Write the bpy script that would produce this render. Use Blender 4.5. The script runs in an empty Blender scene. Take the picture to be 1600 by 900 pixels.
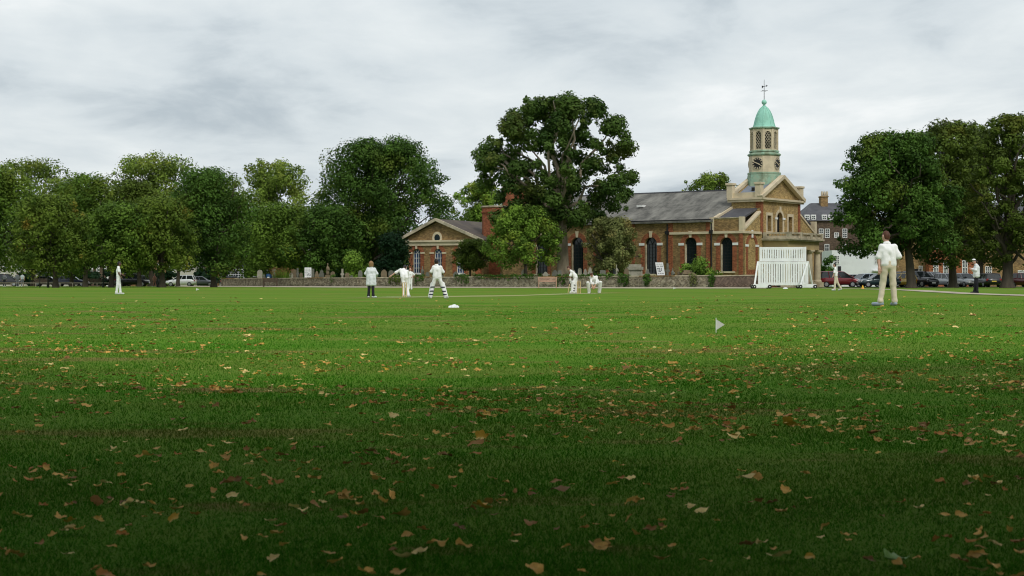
import bpy, math, random
import numpy as np
from mathutils import Vector, Matrix
from mathutils.geometry import tessellate_polygon
R = math.radians
sc = bpy.context.scene
COL = sc.collection

# ------------------------------------------------------------------ camera
FPX, CX, HY = 2600.0, 800.0, 447.0          # focal length in photo pixels, principal column, eye-level row
EYE = 1.0
cam_d = bpy.data.cameras.new('camera'); cam = bpy.data.objects.new('camera', cam_d); COL.objects.link(cam)
cam.location = (0, 0, EYE); cam.rotation_euler = (R(90), 0, 0)
cam_d.sensor_width = 36; cam_d.lens = FPX/1600*36; cam_d.shift_y = (HY-450)/1600
cam_d.clip_start = .1; cam_d.clip_end = 6000
cam_d.dof.use_dof = True; cam_d.dof.focus_distance = 75; cam_d.dof.aperture_fstop = 9
sc.camera = cam

# ------------------------------------------------------------------ sky: overcast
SUN_EL, SUN_AZ = R(47), R(155)      # azimuth measured clockwise from +Y (the view direction)
w = bpy.data.worlds.new('World'); sc.world = w; w.use_nodes = True
nt = w.node_tree; nt.nodes.clear()
def N(t, **k):
    n = nt.nodes.new(t)
    for a, b in k.items(): setattr(n, a, b)
    return n
L = nt.links.new
out = N('ShaderNodeOutputWorld'); bg = N('ShaderNodeBackground'); L(bg.outputs[0], out.inputs[0])
sky = N('ShaderNodeTexSky', sky_type='NISHITA', sun_disc=False, sun_elevation=SUN_EL, sun_rotation=SUN_AZ)
sky.air_density = 1.2; sky.dust_density = 2.5
skm = N('ShaderNodeMix', data_type='RGBA', blend_type='MULTIPLY'); skm.inputs[0].default_value = 1
L(sky.outputs[0], skm.inputs[6]); skm.inputs[7].default_value = (.1, .1, .1, 1)
tc = N('ShaderNodeTexCoord'); sep = N('ShaderNodeSeparateXYZ'); L(tc.outputs['Generated'], sep.inputs[0])
# cloud deck: direction projected on a level layer, flattened towards the horizon
zz = N('ShaderNodeMath', operation='MAXIMUM'); L(sep.outputs[2], zz.inputs[0]); zz.inputs[1].default_value = 0
za = N('ShaderNodeMath', operation='ADD'); L(zz.outputs[0], za.inputs[0]); za.inputs[1].default_value = .13
dx = N('ShaderNodeMath', operation='DIVIDE'); L(sep.outputs[0], dx.inputs[0]); L(za.outputs[0], dx.inputs[1])
dy = N('ShaderNodeMath', operation='DIVIDE'); L(sep.outputs[1], dy.inputs[0]); L(za.outputs[0], dy.inputs[1])
cmb = N('ShaderNodeCombineXYZ'); L(dx.outputs[0], cmb.inputs[0]); L(dy.outputs[0], cmb.inputs[1])
def cloud(scale, off, det, rough, dist):
    mp = N('ShaderNodeMapping'); L(cmb.outputs[0], mp.inputs[0]); mp.inputs['Location'].default_value = off
    mp.inputs['Scale'].default_value = (.85, .6, 1)
    n = N('ShaderNodeTexNoise'); L(mp.outputs[0], n.inputs['Vector'])
    n.inputs['Scale'].default_value = scale; n.inputs['Detail'].default_value = det
    n.inputs['Roughness'].default_value = rough; n.inputs['Distortion'].default_value = dist
    return n
c1 = cloud(1.05, (3.1, 7.7, 0), 7, .52, .3); c2 = cloud(3.0, (9.4, 1.3, 4), 6, .58, .35)
mx = N('ShaderNodeMix', data_type='FLOAT'); mx.inputs[0].default_value = .33
L(c1.outputs[0], mx.inputs[2]); L(c2.outputs[0], mx.inputs[3])
rp = N('ShaderNodeValToRGB'); L(mx.outputs[0], rp.inputs[0])
e = rp.color_ramp.elements
e[0].position = .39; e[0].color = (.43, .49, .535, 1)
e[1].position = .65; e[1].color = (.86, .88, .88, 1)
q = e.new(.47); q.color = (.60, .655, .685, 1)
q = e.new(.56); q.color = (.70, .745, .76, 1)
mix = N('ShaderNodeMix', data_type='RGBA'); mix.inputs[0].default_value = .95
L(skm.outputs[2], mix.inputs[6]); L(rp.outputs[0], mix.inputs[7]); L(mix.outputs[2], bg.inputs[0])
bg.inputs[1].default_value = 1.0

sun_d = bpy.data.lights.new('sun', 'SUN'); sun = bpy.data.objects.new('sun', sun_d); COL.objects.link(sun)
sun_d.energy = 1.5; sun_d.angle = R(14); sun_d.color = (1, .965, .91)
sdir = Vector((math.sin(SUN_AZ)*math.cos(SUN_EL), math.cos(SUN_AZ)*math.cos(SUN_EL), math.sin(SUN_EL)))
sun.rotation_euler = sdir.to_track_quat('Z', 'Y').to_euler(); sun.location = (20, -40, 60)
sc.view_settings.view_transform = 'Standard'; sc.view_settings.look = 'None'
sc.view_settings.exposure = 0.2; sc.view_settings.gamma = 1; sc.view_settings.use_curve_mapping = False
sc.cycles.max_bounces = 6; sc.cycles.diffuse_bounces = 3; sc.cycles.glossy_bounces = 2
sc.cycles.transmission_bounces = 4; sc.cycles.transparent_max_bounces = 6
sc.cycles.pixel_filter_type = 'BLACKMAN_HARRIS'; sc.cycles.filter_width = 1.1
sc.cycles.use_adaptive_sampling = True; sc.cycles.adaptive_threshold = .02

# ------------------------------------------------------------------ survey: ground heights, photo rays
_HD = np.array([-80, 0, 6, 15, 27, 41, 60, 80, 110, 135, 150, 190, 250, 400, 900, 4000.])
_HH = np.array([1.0, 1.0, .99, .92, .80, .59, .57, .56, .46, .30, .21, .10, 0.02, .3, 2, 10.])
_yy = np.linspace(-80, 4000, 8161)
_hh = np.interp(_yy, _HD, _HH)
_k = np.ones(21)/21
_hh = np.convolve(np.pad(_hh, 10, mode='edge'), _k, 'valid')
def gz(X, Y):
    """ground height at X, Y"""
    X = np.asarray(X, float); Y = np.asarray(Y, float)
    h = np.interp(Y, _yy, _hh)
    fade = np.clip((Y-15)/25, 0, 1)*np.clip((150-Y)/40, 0, 1)
    side = np.where(X > 0, .2*(1-np.exp(-np.abs(X)/10)), .003*np.minimum(np.abs(X), 45))
    bump = .018*np.sin(X*.31+.7)*np.sin(Y*.23) + .012*np.sin(X*.9+2)*np.sin(Y*.55+1)
    bump = bump*np.clip((60-Y)/30, 0, 1)
    return EYE-h+side*fade+bump
def g(X, Y): return float(gz(X, Y))
def PX(px, d): return (px-CX)/FPX*d
def PZ(py, d): return EYE+(HY-py)/FPX*d
class Frame:
    """a building's plan: origin on the ground, local x to the right (towards the camera by angle a), local y to the back"""
    def __init__(s, X, Y, a): s.X, s.Y, s.a = X, Y, R(a); s.c, s.s = math.cos(s.a), math.sin(s.a)
    def w(s, x, y): return s.X+s.c*x+s.s*y, s.Y-s.s*x+s.c*y
    def sx(s, px, y=0):
        k = (px-CX)/FPX; return -(s.X+s.s*y-k*(s.Y+s.c*y))/(s.c+k*s.s)
    def sy(s, px, x=0):
        k = (px-CX)/FPX; return -(s.X+s.c*x-k*(s.Y-s.s*x))/(s.s-k*s.c)
    def z(s, py, x, y): return PZ(py, s.w(x, y)[1])

# ------------------------------------------------------------------ materials
MATS = {}
def mat(name, c1, c2=None, rough=.75, scale=3., spec=.3, c3=None, c3amt=.25, c3scale=.4, bump=0., bscale=None, stretch=(1, 1, 1), coords='Object', metal=0., hue=0., trans=0.):
    """procedural surface: two noise-mixed tones, optional stains in a third tone, fine relief"""
    if name in MATS: return MATS[name]
    m = bpy.data.materials.new(name); m.use_nodes = True; t = m.node_tree
    b = t.nodes['Principled BSDF']; b.inputs['Roughness'].default_value = rough
    b.inputs['Specular IOR Level'].default_value = spec; b.inputs['Metallic'].default_value = metal
    tcn = t.nodes.new('ShaderNodeTexCoord'); mp = t.nodes.new('ShaderNodeMapping'); mp.inputs['Scale'].default_value = stretch
    t.links.new(tcn.outputs[coords], mp.inputs[0])
    def noise(s, det=4, ro=.55):
        n = t.nodes.new('ShaderNodeTexNoise'); n.inputs['Scale'].default_value = s; n.inputs['Detail'].default_value = det
        n.inputs['Roughness'].default_value = ro; t.links.new(mp.outputs[0], n.inputs['Vector']); return n
    def mapr(sock, a, bb):
        r = t.nodes.new('ShaderNodeMapRange'); t.links.new(sock, r.inputs[0]); r.inputs[1].default_value = a; r.inputs[2].default_value = bb; return r.outputs[0]
    c2 = c2 or tuple(x*.8 for x in c1)
    n = noise(scale); f = mapr(n.outputs[0], .3, .7)
    mxn = t.nodes.new('ShaderNodeMix'); mxn.data_type = 'RGBA'; t.links.new(f, mxn.inputs[0])
    mxn.inputs[6].default_value = (*c1, 1); mxn.inputs[7].default_value = (*c2, 1); o = mxn.outputs[2]
    if c3:
        n2 = noise(c3scale, 6, .62); f2 = mapr(n2.outputs[0], .62-c3amt*.5, .62+.12)
        m3 = t.nodes.new('ShaderNodeMix'); m3.data_type = 'RGBA'; t.links.new(f2, m3.inputs[0])
        t.links.new(o, m3.inputs[6]); m3.inputs[7].default_value = (*c3, 1); o = m3.outputs[2]
    if hue:
        oi = t.nodes.new('ShaderNodeObjectInfo'); hs = t.nodes.new('ShaderNodeHueSaturation')
        v = t.nodes.new('ShaderNodeMapRange'); t.links.new(oi.outputs['Random'], v.inputs[0]); v.inputs[3].default_value = 1-hue; v.inputs[4].default_value = 1+hue
        t.links.new(v.outputs[0], hs.inputs['Value']); t.links.new(o, hs.inputs['Color']); o = hs.outputs[0]
    t.links.new(o, b.inputs['Base Color'])
    if bump:
        nb = noise(bscale or scale*4, 3); bp = t.nodes.new('ShaderNodeBump'); bp.inputs['Strength'].default_value = bump
        bp.inputs['Distance'].default_value = .02
        t.links.new(nb.outputs[0], bp.inputs['Height']); t.links.new(bp.outputs[0], b.inputs['Normal'])
    MATS[name] = m
    return m
def brick_mat(name, c1, c2, mortar, c3=None, bw=.22, bh=.075, squash=1., rand=.0, c3amt=.2, c3scale=.35, rough=.85):
    m = mat(name, c1, c2, rough=rough, scale=2.2, c3=c3, c3amt=c3amt, c3scale=c3scale, coords='UV')
    t = m.node_tree; b = t.nodes['Principled BSDF']; src = b.inputs['Base Color'].links[0].from_socket
    tcn = t.nodes.new('ShaderNodeTexCoord'); br = t.nodes.new('ShaderNodeTexBrick'); t.links.new(tcn.outputs['UV'], br.inputs['Vector'])
    br.inputs['Scale'].default_value = 1; br.inputs['Brick Width'].default_value = bw; br.inputs['Row Height'].default_value = bh
    br.inputs['Mortar Size'].default_value = .008; br.inputs['Bias'].default_value = -.1
    br.inputs['Color1'].default_value = (.62, .58, .54, 1); br.inputs['Color2'].default_value = (1.45, 1.4, 1.3, 1); br.inputs['Mortar'].default_value = (1.15, 1.2, 1.25, 1)
    mm = t.nodes.new('ShaderNodeMix'); mm.data_type = 'RGBA'; mm.blend_type = 'MULTIPLY'; mm.inputs[0].default_value = 1
    t.links.new(src, mm.inputs[6]); t.links.new(br.outputs[0], mm.inputs[7]); t.links.new(mm.outputs[2], b.inputs['Base Color'])
    # patches of bigger tonal change, several bricks wide
    bp = t.nodes.new('ShaderNodeBump'); bp.inputs['Strength'].default_value = .4; bp.inputs['Distance'].default_value = .012
    t.links.new(br.outputs['Fac'], bp.inputs['Height']); bp.invert = True; t.links.new(bp.outputs[0], b.inputs['Normal'])
    return m
def leaf_mat(name, dark, light, tint=None, tamt=.3, tscale=.25, trans=.2):
    """foliage: tone varies leaf by leaf (attribute) and clump by clump (noise); light passes through"""
    if name in MATS: return MATS[name]
    m = bpy.data.materials.new(name); m.use_nodes = True; t = m.node_tree; b = t.nodes['Principled BSDF']
    b.inputs['Roughness'].default_value = .6; b.inputs['Specular IOR Level'].default_value = .08
    at = t.nodes.new('ShaderNodeAttribute'); at.attribute_name = 'tone'
    mxn = t.nodes.new('ShaderNodeMix'); mxn.data_type = 'RGBA'; t.links.new(at.outputs['Fac'], mxn.inputs[0])
    mxn.inputs[6].default_value = (*dark, 1); mxn.inputs[7].default_value = (*light, 1); o = mxn.outputs[2]
    if tint:
        tcn = t.nodes.new('ShaderNodeTexCoord'); n = t.nodes.new('ShaderNodeTexNoise'); n.inputs['Scale'].default_value = tscale; n.inputs['Detail'].default_value = 4
        t.links.new(tcn.outputs['Object'], n.inputs['Vector'])
        r = t.nodes.new('ShaderNodeMapRange'); t.links.new(n.outputs[0], r.inputs[0]); r.inputs[1].default_value = .66-tamt*.5; r.inputs[2].default_value = .72
        m3 = t.nodes.new('ShaderNodeMix'); m3.data_type = 'RGBA'; t.links.new(r.outputs[0], m3.inputs[0])
        t.links.new(o, m3.inputs[6]); m3.inputs[7].default_value = (*tint, 1); o = m3.outputs[2]
    t.links.new(o, b.inputs['Base Color'])
    tr = t.nodes.new('ShaderNodeBsdfTranslucent'); ms = t.nodes.new('ShaderNodeMixShader'); ms.inputs[0].default_value = trans
    t.links.new(o, tr.inputs[0]); t.links.new(b.outputs[0], ms.inputs[1]); t.links.new(tr.outputs[0], ms.inputs[2])
    t.links.new(ms.outputs[0], t.nodes['Material Output'].inputs[0])
    MATS[name] = m
    return m

# ------------------------------------------------------------------ mesh building
def tag(o, label=None, cat=None, group=None, kind=None):
    if label: o['label'] = label
    if cat: o['category'] = cat
    if group: o['group'] = group
    if kind: o['kind'] = kind
    return o
def empty(name, loc=(0, 0, 0), rz=0, label=None, cat=None, group=None):
    o = bpy.data.objects.new(name, None); COL.objects.link(o); o.location = loc; o.rotation_euler = (0, 0, rz); o.empty_display_size = .2
    return tag(o, label, cat, group)
def link(name, me, m, parent=None):
    o = bpy.data.objects.new(name, me); COL.objects.link(o)
    if m is not None and not me.materials: me.materials.append(m)
    if parent is not None: o.parent = parent
    return o
class MB:
    def __init__(s): s.v = []; s.f = []; s.M = None; s.smooth = False
    def add(s, vs, fs):
        b = len(s.v)
        for p in vs:
            s.v.append(tuple(s.M @ Vector(p)) if s.M is not None else tuple(p))
        for f in fs: s.f.append(tuple(i+b for i in f))
        return s
    def box(s, x0, x1, y0, y1, z0, z1):
        return s.add([(x0, y0, z0), (x1, y0, z0), (x1, y1, z0), (x0, y1, z0), (x0, y0, z1), (x1, y0, z1), (x1, y1, z1), (x0, y1, z1)],
                     [(0, 3, 2, 1), (4, 5, 6, 7), (0, 1, 5, 4), (1, 2, 6, 5), (2, 3, 7, 6), (3, 0, 4, 7)])
    def bar(s, a, b, w, h=None, up=(0, 0, 1)):
        """square bar from a to b"""
        a, b = Vector(a), Vector(b); h = h or w; d = (b-a).normalized(); up = Vector(up)
        if abs(d.dot(up)) > .98: up = Vector((0, 1, 0))
        sx = d.cross(up).normalized()*w/2; sz = sx.cross(d).normalized()*h/2
        return s.add([a-sx-sz, a+sx-sz, a+sx+sz, a-sx+sz, b-sx-sz, b+sx-sz, b+sx+sz, b-sx+sz],
                     [(0, 1, 2, 3), (7, 6, 5, 4), (0, 4, 5, 1), (1, 5, 6, 2), (2, 6, 7, 3), (3, 7, 4, 0)])
    def tube(s, pts, rad, n=8, cap=True):
        pts = [Vector(p) for p in pts]; rad = rad if isinstance(rad, (list, tuple)) else [rad]*len(pts); rings = []
        ref = Vector((.31, .77, .55))
        for i, p in enumerate(pts):
            d = (pts[min(i+1, len(pts)-1)]-pts[max(i-1, 0)]).normalized()
            u = d.cross(ref).normalized(); q_ = d.cross(u)
            rings += [p+(u*math.cos(2*math.pi*k/n)+q_*math.sin(2*math.pi*k/n))*rad[i] for k in range(n)]
        fs = [(i*n+k, i*n+(k+1) % n, (i+1)*n+(k+1) % n, (i+1)*n+k) for i in range(len(pts)-1) for k in range(n)]
        if cap: fs += [tuple(range(n))[::-1], tuple((len(pts)-1)*n+k for k in range(n))]
        return s.add(rings, fs)
    def lathe(s, prof, n=16, cx=0, cy=0, ph=0, cap=True):
        vs = [(cx+r*math.cos(2*math.pi*k/n+ph), cy+r*math.sin(2*math.pi*k/n+ph), z) for r, z in prof for k in range(n)]
        fs = [(i*n+k, i*n+(k+1) % n, (i+1)*n+(k+1) % n, (i+1)*n+k) for i in range(len(prof)-1) for k in range(n)]
        if cap: fs += [tuple(range(n))[::-1], tuple((len(prof)-1)*n+k for k in range(n))]
        return s.add(vs, fs)
    def prism(s, poly, vec):
        """planar polygon (3D points) pushed along vec"""
        n = len(poly); P = [Vector(p) for p in poly]; vec = Vector(vec)
        return s.add(P+[p+vec for p in P], [tuple(range(n))[::-1], tuple(range(n, 2*n))]+[(i, (i+1) % n, n+(i+1) % n, n+i) for i in range(n)])
    def panel(s, outer, holes, fn, depth):
        """wall face with openings cut through it; fn(u, v, w) maps face coordinates, w = depth into the wall; outer faces too"""
        loops = [[Vector((a, b, 0)) for a, b in lp] for lp in [outer]+holes]
        flat = [p for lp in loops for p in lp]
        tris = tessellate_polygon(loops)
        s.add([fn(p.x, p.y, 0) for p in flat], [tuple(t) for t in tris])
        s.add([fn(p.x, p.y, depth) for p in flat], [tuple(t)[::-1] for t in tris])
        for lp in loops:
            n = len(lp)
            s.add([fn(p.x, p.y, 0) for p in lp]+[fn(p.x, p.y, depth) for p in lp], [(i, (i+1) % n, n+(i+1) % n, n+i) for i in range(n)])
        return s
    def mesh(s, name='m', uv=True):
        me = bpy.data.meshes.new(name); me.from_pydata(s.v, [], s.f)
        import bmesh
        bm = bmesh.new(); bm.from_mesh(me); bmesh.ops.recalc_face_normals(bm, faces=bm.faces); bm.to_mesh(me); bm.free()
        if uv:
            ul = me.uv_layers.new(name='UVMap'); n = len(me.loops); uvs = np.zeros((n, 2)); vi = np.zeros(n, int); me.loops.foreach_get('vertex_index', vi)
            co = np.array([v.co for v in me.vertices]).reshape(-1, 3) if len(me.vertices) else np.zeros((0, 3))
            for p in me.polygons:
                nrm = p.normal; tx = Vector((-nrm.y, nrm.x, 0))
                tx = Vector((1, 0, 0)) if tx.length < .05 else tx.normalized(); ty = nrm.cross(tx)
                for li in p.loop_indices:
                    c = co[vi[li]]; uvs[li] = (c[0]*tx.x+c[1]*tx.y+c[2]*tx.z, c[0]*ty.x+c[1]*ty.y+c[2]*ty.z)
            ul.data.foreach_set('uv', uvs.ravel())
        if s.smooth: me.polygons.foreach_set('use_smooth', [True]*len(me.polygons))
        return me
    def build(s, name, m, parent=None, bevel=0, smooth=None):
        if smooth is not None: s.smooth = smooth
        o = link(name, s.mesh(name), m, parent)
        if bevel:
            b = o.modifiers.new('bevel', 'BEVEL'); b.width = bevel; b.segments = 2; b.limit_method = 'ANGLE'; b.angle_limit = R(40)
        return o
def copy_tree(o, parent=None):
    c = o.copy(); COL.objects.link(c)
    if parent is not None: c.parent = parent
    for ch in list(o.children): copy_tree(ch, c)
    return c
def bulk(name, V, F, m, parent=None, attr=None, smooth=False):
    """large mesh from arrays: V (n,3), F (m,k) with k corners each; attr: per-face tone"""
    me = bpy.data.meshes.new(name); k = F.shape[1]
    me.vertices.add(len(V)); me.vertices.foreach_set('co', np.ascontiguousarray(V, dtype=np.float32).ravel())
    me.loops.add(F.size); me.loops.foreach_set('vertex_index', np.ascontiguousarray(F, dtype=np.int32).ravel())
    me.polygons.add(len(F)); me.polygons.foreach_set('loop_start', np.arange(0, F.size, k, dtype=np.int32))
    me.update(calc_edges=True)
    if attr is not None:
        a = me.attributes.new('tone', 'FLOAT', 'FACE'); a.data.foreach_set('value', np.ascontiguousarray(attr, dtype=np.float32))
    if smooth: me.polygons.foreach_set('use_smooth', np.ones(len(F), bool))
    return link(name, me, m, parent)

# ------------------------------------------------------------------ ground
def grass_mat(blade=False):
    m = bpy.data.materials.new('grass_blade' if blade else 'mown_grass'); m.use_nodes = True; t = m.node_tree; b = t.nodes['Principled BSDF']
    b.inputs['Roughness'].default_value = .9; b.inputs['Specular IOR Level'].default_value = .02
    tcn = t.nodes.new('ShaderNodeTexCoord')
    def noise(s, det, st=(1, 1, 1), ro=.55):
        mp = t.nodes.new('ShaderNodeMapping'); mp.inputs['Scale'].default_value = st; t.links.new(tcn.outputs['Object'], mp.inputs[0])
        n = t.nodes.new('ShaderNodeTexNoise'); n.inputs['Scale'].default_value = s; n.inputs['Detail'].default_value = det; n.inputs['Roughness'].default_value = ro
        t.links.new(mp.outputs[0], n.inputs['Vector']); return n.outputs[0]
    def rng(sock, a, bb, c=0, d=1):
        r = t.nodes.new('ShaderNodeMapRange'); t.links.new(sock, r.inputs[0])
        for i, v in enumerate((a, bb, c, d)): r.inputs[i+1].default_value = v
        return r.outputs[0]
    def mixc(f, a, bb):
        x = t.nodes.new('ShaderNodeMix'); x.data_type = 'RGBA'; t.links.new(f, x.inputs[0])
        for i, v in ((6, a), (7, bb)):
            if isinstance(v, tuple): x.inputs[i].default_value = (*v, 1)
            else: t.links.new(v, x.inputs[i])
        return x.outputs[2]
    if blade:
        at_ = t.nodes.new('ShaderNodeAttribute'); at_.attribute_name = 'tone'; c = mixc(at_.outputs['Fac'], (.008, .095, .001), (.036, .235, .005))  # near blades deeper green: leaf-filtered shade is put into the colour
    else: c = mixc(rng(noise(60, 3), .3, .7), (.048, .15, .007), (.098, .225, .018))
    kk = .38 if blade else 1.      # the longer blades hide part of the worn turf
    c = mixc(rng(noise(.9, 5), .35, .75, 0, .5), c, (.022, .165, .003) if blade else (.07, .20, .010))
    c = mixc(rng(noise(.16, 6, (.8, 2.2, 1), .6), .45, .66, 0, .65*kk), c, (.165, .195, .034))     # thin, dry areas
    c = mixc(rng(noise(.42, 7, (.6, 1.5, 1), .65), .56, .64, 0, .9*(kk+.3)), c, (.20, .150, .052) if not blade else (.135, .115, .032))    # straw patches
    c = mixc(rng(noise(.05, 3, (.25, 3, 1)), .40, .60, 0, .5*kk), c, (.15, .245, .03))          # mowing bands
    c = mixc(rng(noise(.09, 5, (.35, 2.4, 1), .65), .48, .66, 0, .5*kk), c, (.19, .185, .045))
    t.links.new(c, b.inputs['Base Color'])
    bp = t.nodes.new('ShaderNodeBump'); bp.inputs['Strength'].default_value = .6; bp.inputs['Distance'].default_value = .03
    t.links.new(noise(45, 3), bp.inputs['Height']); t.links.new(bp.outputs[0], b.inputs['Normal'])
    return m
GRASS = grass_mat()
ys = np.unique(np.concatenate([np.linspace(-80, 4, 22), np.arange(4, 40, .5), np.arange(40, 160, 2), np.arange(160, 300, 5), np.linspace(300, 900, 20), np.linspace(900, 3500, 12)]))
xs = np.unique(np.concatenate([np.linspace(-2500, -130, 12), np.arange(-130, -16, 3), np.arange(-16, 16, .5), np.arange(16, 131, 3), np.linspace(133, 2500, 12)]))
XX, YY = np.meshgrid(xs, ys); ZZ = gz(XX, YY)
V = np.stack([XX.ravel(), YY.ravel(), ZZ.ravel()], 1); nx = len(xs); ny = len(ys)
i0 = (np.arange(ny-1)[:, None]*nx+np.arange(nx-1)[None, :]).ravel()
lawn = bulk('lawn', V, np.stack([i0, i0+1, i0+nx+1, i0+nx], 1), GRASS, smooth=True); tag(lawn, kind='structure')

def strip(name, pts, width, m, lift, label=None, seg=3., bank=0.):
    """a flat sheet laid along pts (X, Y) on the ground"""
    P = [Vector(p) for p in pts]; Q = []
    for a, b in zip(P, P[1:]):
        n = max(1, int((b-a).length/seg)); Q += [a.lerp(b, i/n) for i in range(n)]
    Q.append(P[-1]); mb = MB(); vs = []; cols = 5
    for i, p in enumerate(Q):
        d = (Q[min(i+1, len(Q)-1)]-Q[max(i-1, 0)]).normalized(); n = Vector((-d.y, d.x))
        wob = 1+.08*math.sin(i*1.7)+.06*math.sin(i*.61+1)
        for k in range(cols):
            c = p+n*width*wob*(k/(cols-1)-.5); vs.append((c.x, c.y, g(c.x, c.y)+lift+bank*k/(cols-1)))
    mb.add(vs, [(i*cols+k, i*cols+k+1, (i+1)*cols+k+1, (i+1)*cols+k) for i in range(len(Q)-1) for k in range(cols-1)])
    o = mb.build(name, m); tag(o, kind='structure'); return o
PATH = mat('pale_gravel', (.44, .39, .30), (.36, .31, .23), rough=.95, scale=1.2, c3=(.30, .26, .17), c3amt=.2, c3scale=.3)
TARMAC = mat('tarmac', (.055, .055, .058), (.04, .04, .042), rough=.9, scale=2)
DIRT = mat('bare_earth', (.16, .12, .07), (.10, .085, .045), rough=1, scale=.8, c3=(.08, .13, .03), c3amt=.35, c3scale=.25)
P = lambda px, d: (PX(px, d), d)
WALL = [P(348, 196), P(560, 172), P(800, 158.5), P(1000, 150.5), P(1112, 148), P(1192, 149)]
strip('path', [(x-.3, y-2.6) for x, y in ([P(300, 203)]+WALL[:4])]+[(WALL[4][0], WALL[4][1]-2.2), (WALL[5][0], WALL[5][1]-2.0)], 2.6, PATH, .02, bank=.1)
strip('path', [P(1660, 62), P(1600, 67.5), P(1524, 79), P(1470, 92), P(1425, 108), P(1360, 128), P(1285, 143)], 1.5, PATH, .022)
strip('path', [P(1660, 117), P(1560, 121), P(1460, 126)], 1.5, PATH, .022)
strip('road', [P(-900, 205), P(-300, 236), P(0, 241), P(340, 246), P(420, 262)], 9, TARMAC, .03)
strip('road', [P(1275, 176), P(1345, 184), P(1500, 192), P(1900, 200)], 17, TARMAC, .03)
strip('verge', [P(-200, 214), P(60, 219), P(250, 226), P(345, 230)], 4.5, DIRT, .022)
strip('verge', [P(1395, 157), P(1480, 160), P(1650, 160)], 3.5, DIRT, .022)
# the cricket pitch: a shaved, paler strip between the two wickets with creases painted across it
WK1, WK2 = Vector(P(632, 81)), Vector(P(904.5, 97))
pd = (WK2-WK1).normalized(); pn = Vector((-pd.y, pd.x))
PITCH = mat('rolled_turf', (.25, .27, .085), (.19, .25, .06), rough=1, scale=.7, c3=(.36, .31, .15), c3amt=.45, c3scale=.35)
strip('cricket_pitch', [WK1-pd*3, WK2+pd*2.6], 3.0, PITCH, .008, seg=1)
CHALK = mat('chalk', (.78, .77, .70), (.62, .62, .50), scale=6)
def lineat(a, b):
    o = strip('crease_marking', [a, b], .09, CHALK, .013, seg=.5)
for wk, s_ in ((WK1, 1), (WK2, -1)):
    lineat(wk-pn*1.32, wk+pn*1.32); lineat(wk+pd*1.22*s_-pn*1.9, wk+pd*1.22*s_+pn*1.9)

# ---- grass blades standing on the nearer lawn
def blades():
    rs = np.random.RandomState(5); n = 720000
    lo_, hi_, pw = 4.6, 62., -.25      # blades per area thin out smoothly with distance
    u = rs.rand(n); Y = (lo_**pw+u*(hi_**pw-lo_**pw))**(1/pw); X = rs.uniform(-1, 1, n)*(Y*.335+.9)
    patch = .5+.5*np.sin(X*1.7+np.sin(Y*1.3)*2)*np.sin(Y*1.1+np.cos(X*.9)*2)
    fade = np.clip((62-Y)/30, 0, 1)
    H = .021*(.5+1.0*rs.rand(n)**2)*(.7+.55*patch)*(.25+.75*fade); W = .0013+.00019*Y*rs.uniform(.6, 1.2, n)
    a = rs.uniform(0, 2*np.pi, n); lean = rs.uniform(.15, 1.1, n)*H; la = rs.uniform(0, 2*np.pi, n)
    Z = gz(X, Y)-.004
    A = np.stack([X-np.cos(a)*W, Y-np.sin(a)*W, Z], 1); B = np.stack([X+np.cos(a)*W, Y+np.sin(a)*W, Z], 1)
    parts = [np.stack([A, B, np.stack([X+np.cos(la)*lean, Y+np.sin(la)*lean, Z+H], 1)], 1)]
    V = np.concatenate(parts).reshape(-1, 3); F = np.arange(len(V)).reshape(-1, 3)
    m = grass_mat(True)
    o = bulk('grass', V, F, m, attr=rs.rand(len(F))); tag(o, 'short mown green grass covering the near lawn', 'grass', kind='stuff')
blades()

# ------------------------------------------------------------------ trees
BARK = mat('bark_grey', (.085, .07, .05), (.045, .038, .028), rough=.95, scale=3, bump=.5, stretch=(1, 1, .3))
BARKP = mat('bark_pale', (.34, .285, .205), (.19, .155, .11), rough=.95, scale=2.5, bump=.5, stretch=(1, 1, .35), c3=(.08, .07, .05), c3amt=.3, c3scale=1.1)
LV = {
 'deep':  leaf_mat('leaf_deep', (0.015, 0.038, 0.007), (0.098, 0.194, 0.030), (0.130, 0.175, 0.024), .25, .22),
 'dark':  leaf_mat('leaf_dark', (0.009, 0.025, 0.009), (0.059, 0.129, 0.033)),
 'mid':   leaf_mat('leaf_mid', (0.025, 0.058, 0.009), (0.167, 0.277, 0.037), (0.186, 0.227, 0.028), .3, .2),
 'light': leaf_mat('leaf_light', (0.042, 0.076, 0.011), (0.245, 0.351, 0.057), (0.260, 0.280, 0.047), .3, .2),
 'olive': leaf_mat('leaf_olive', (0.036, 0.053, 0.009), (.120, .180, .027), (.17, .17, .028), .2, .22),
 'rust':  leaf_mat('leaf_rust', (.030, .064, .010), (.165, .235, .032), (.33, .19, .03), .16, .3),
 'syc':   leaf_mat('leaf_sycamore', (.018, .046, .009), (.095, .160, .030), (.12, .14, .03), .25, .2),
 'grn':   leaf_mat('leaf_fresh', (0.034, 0.076, 0.011), (0.225, 0.370, 0.050), (0.297, 0.350, 0.047), .25, .4),
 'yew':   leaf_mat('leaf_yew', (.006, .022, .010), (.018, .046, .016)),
 'ivy':   leaf_mat('leaf_ivy', (0.015, 0.044, 0.007), (0.108, 0.222, 0.033)),
 'grey':  leaf_mat('leaf_greyolive', (0.062, 0.077, 0.025), (.27, .30, .10), (0.260, 0.193, 0.063), .3, .4),
}
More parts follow.
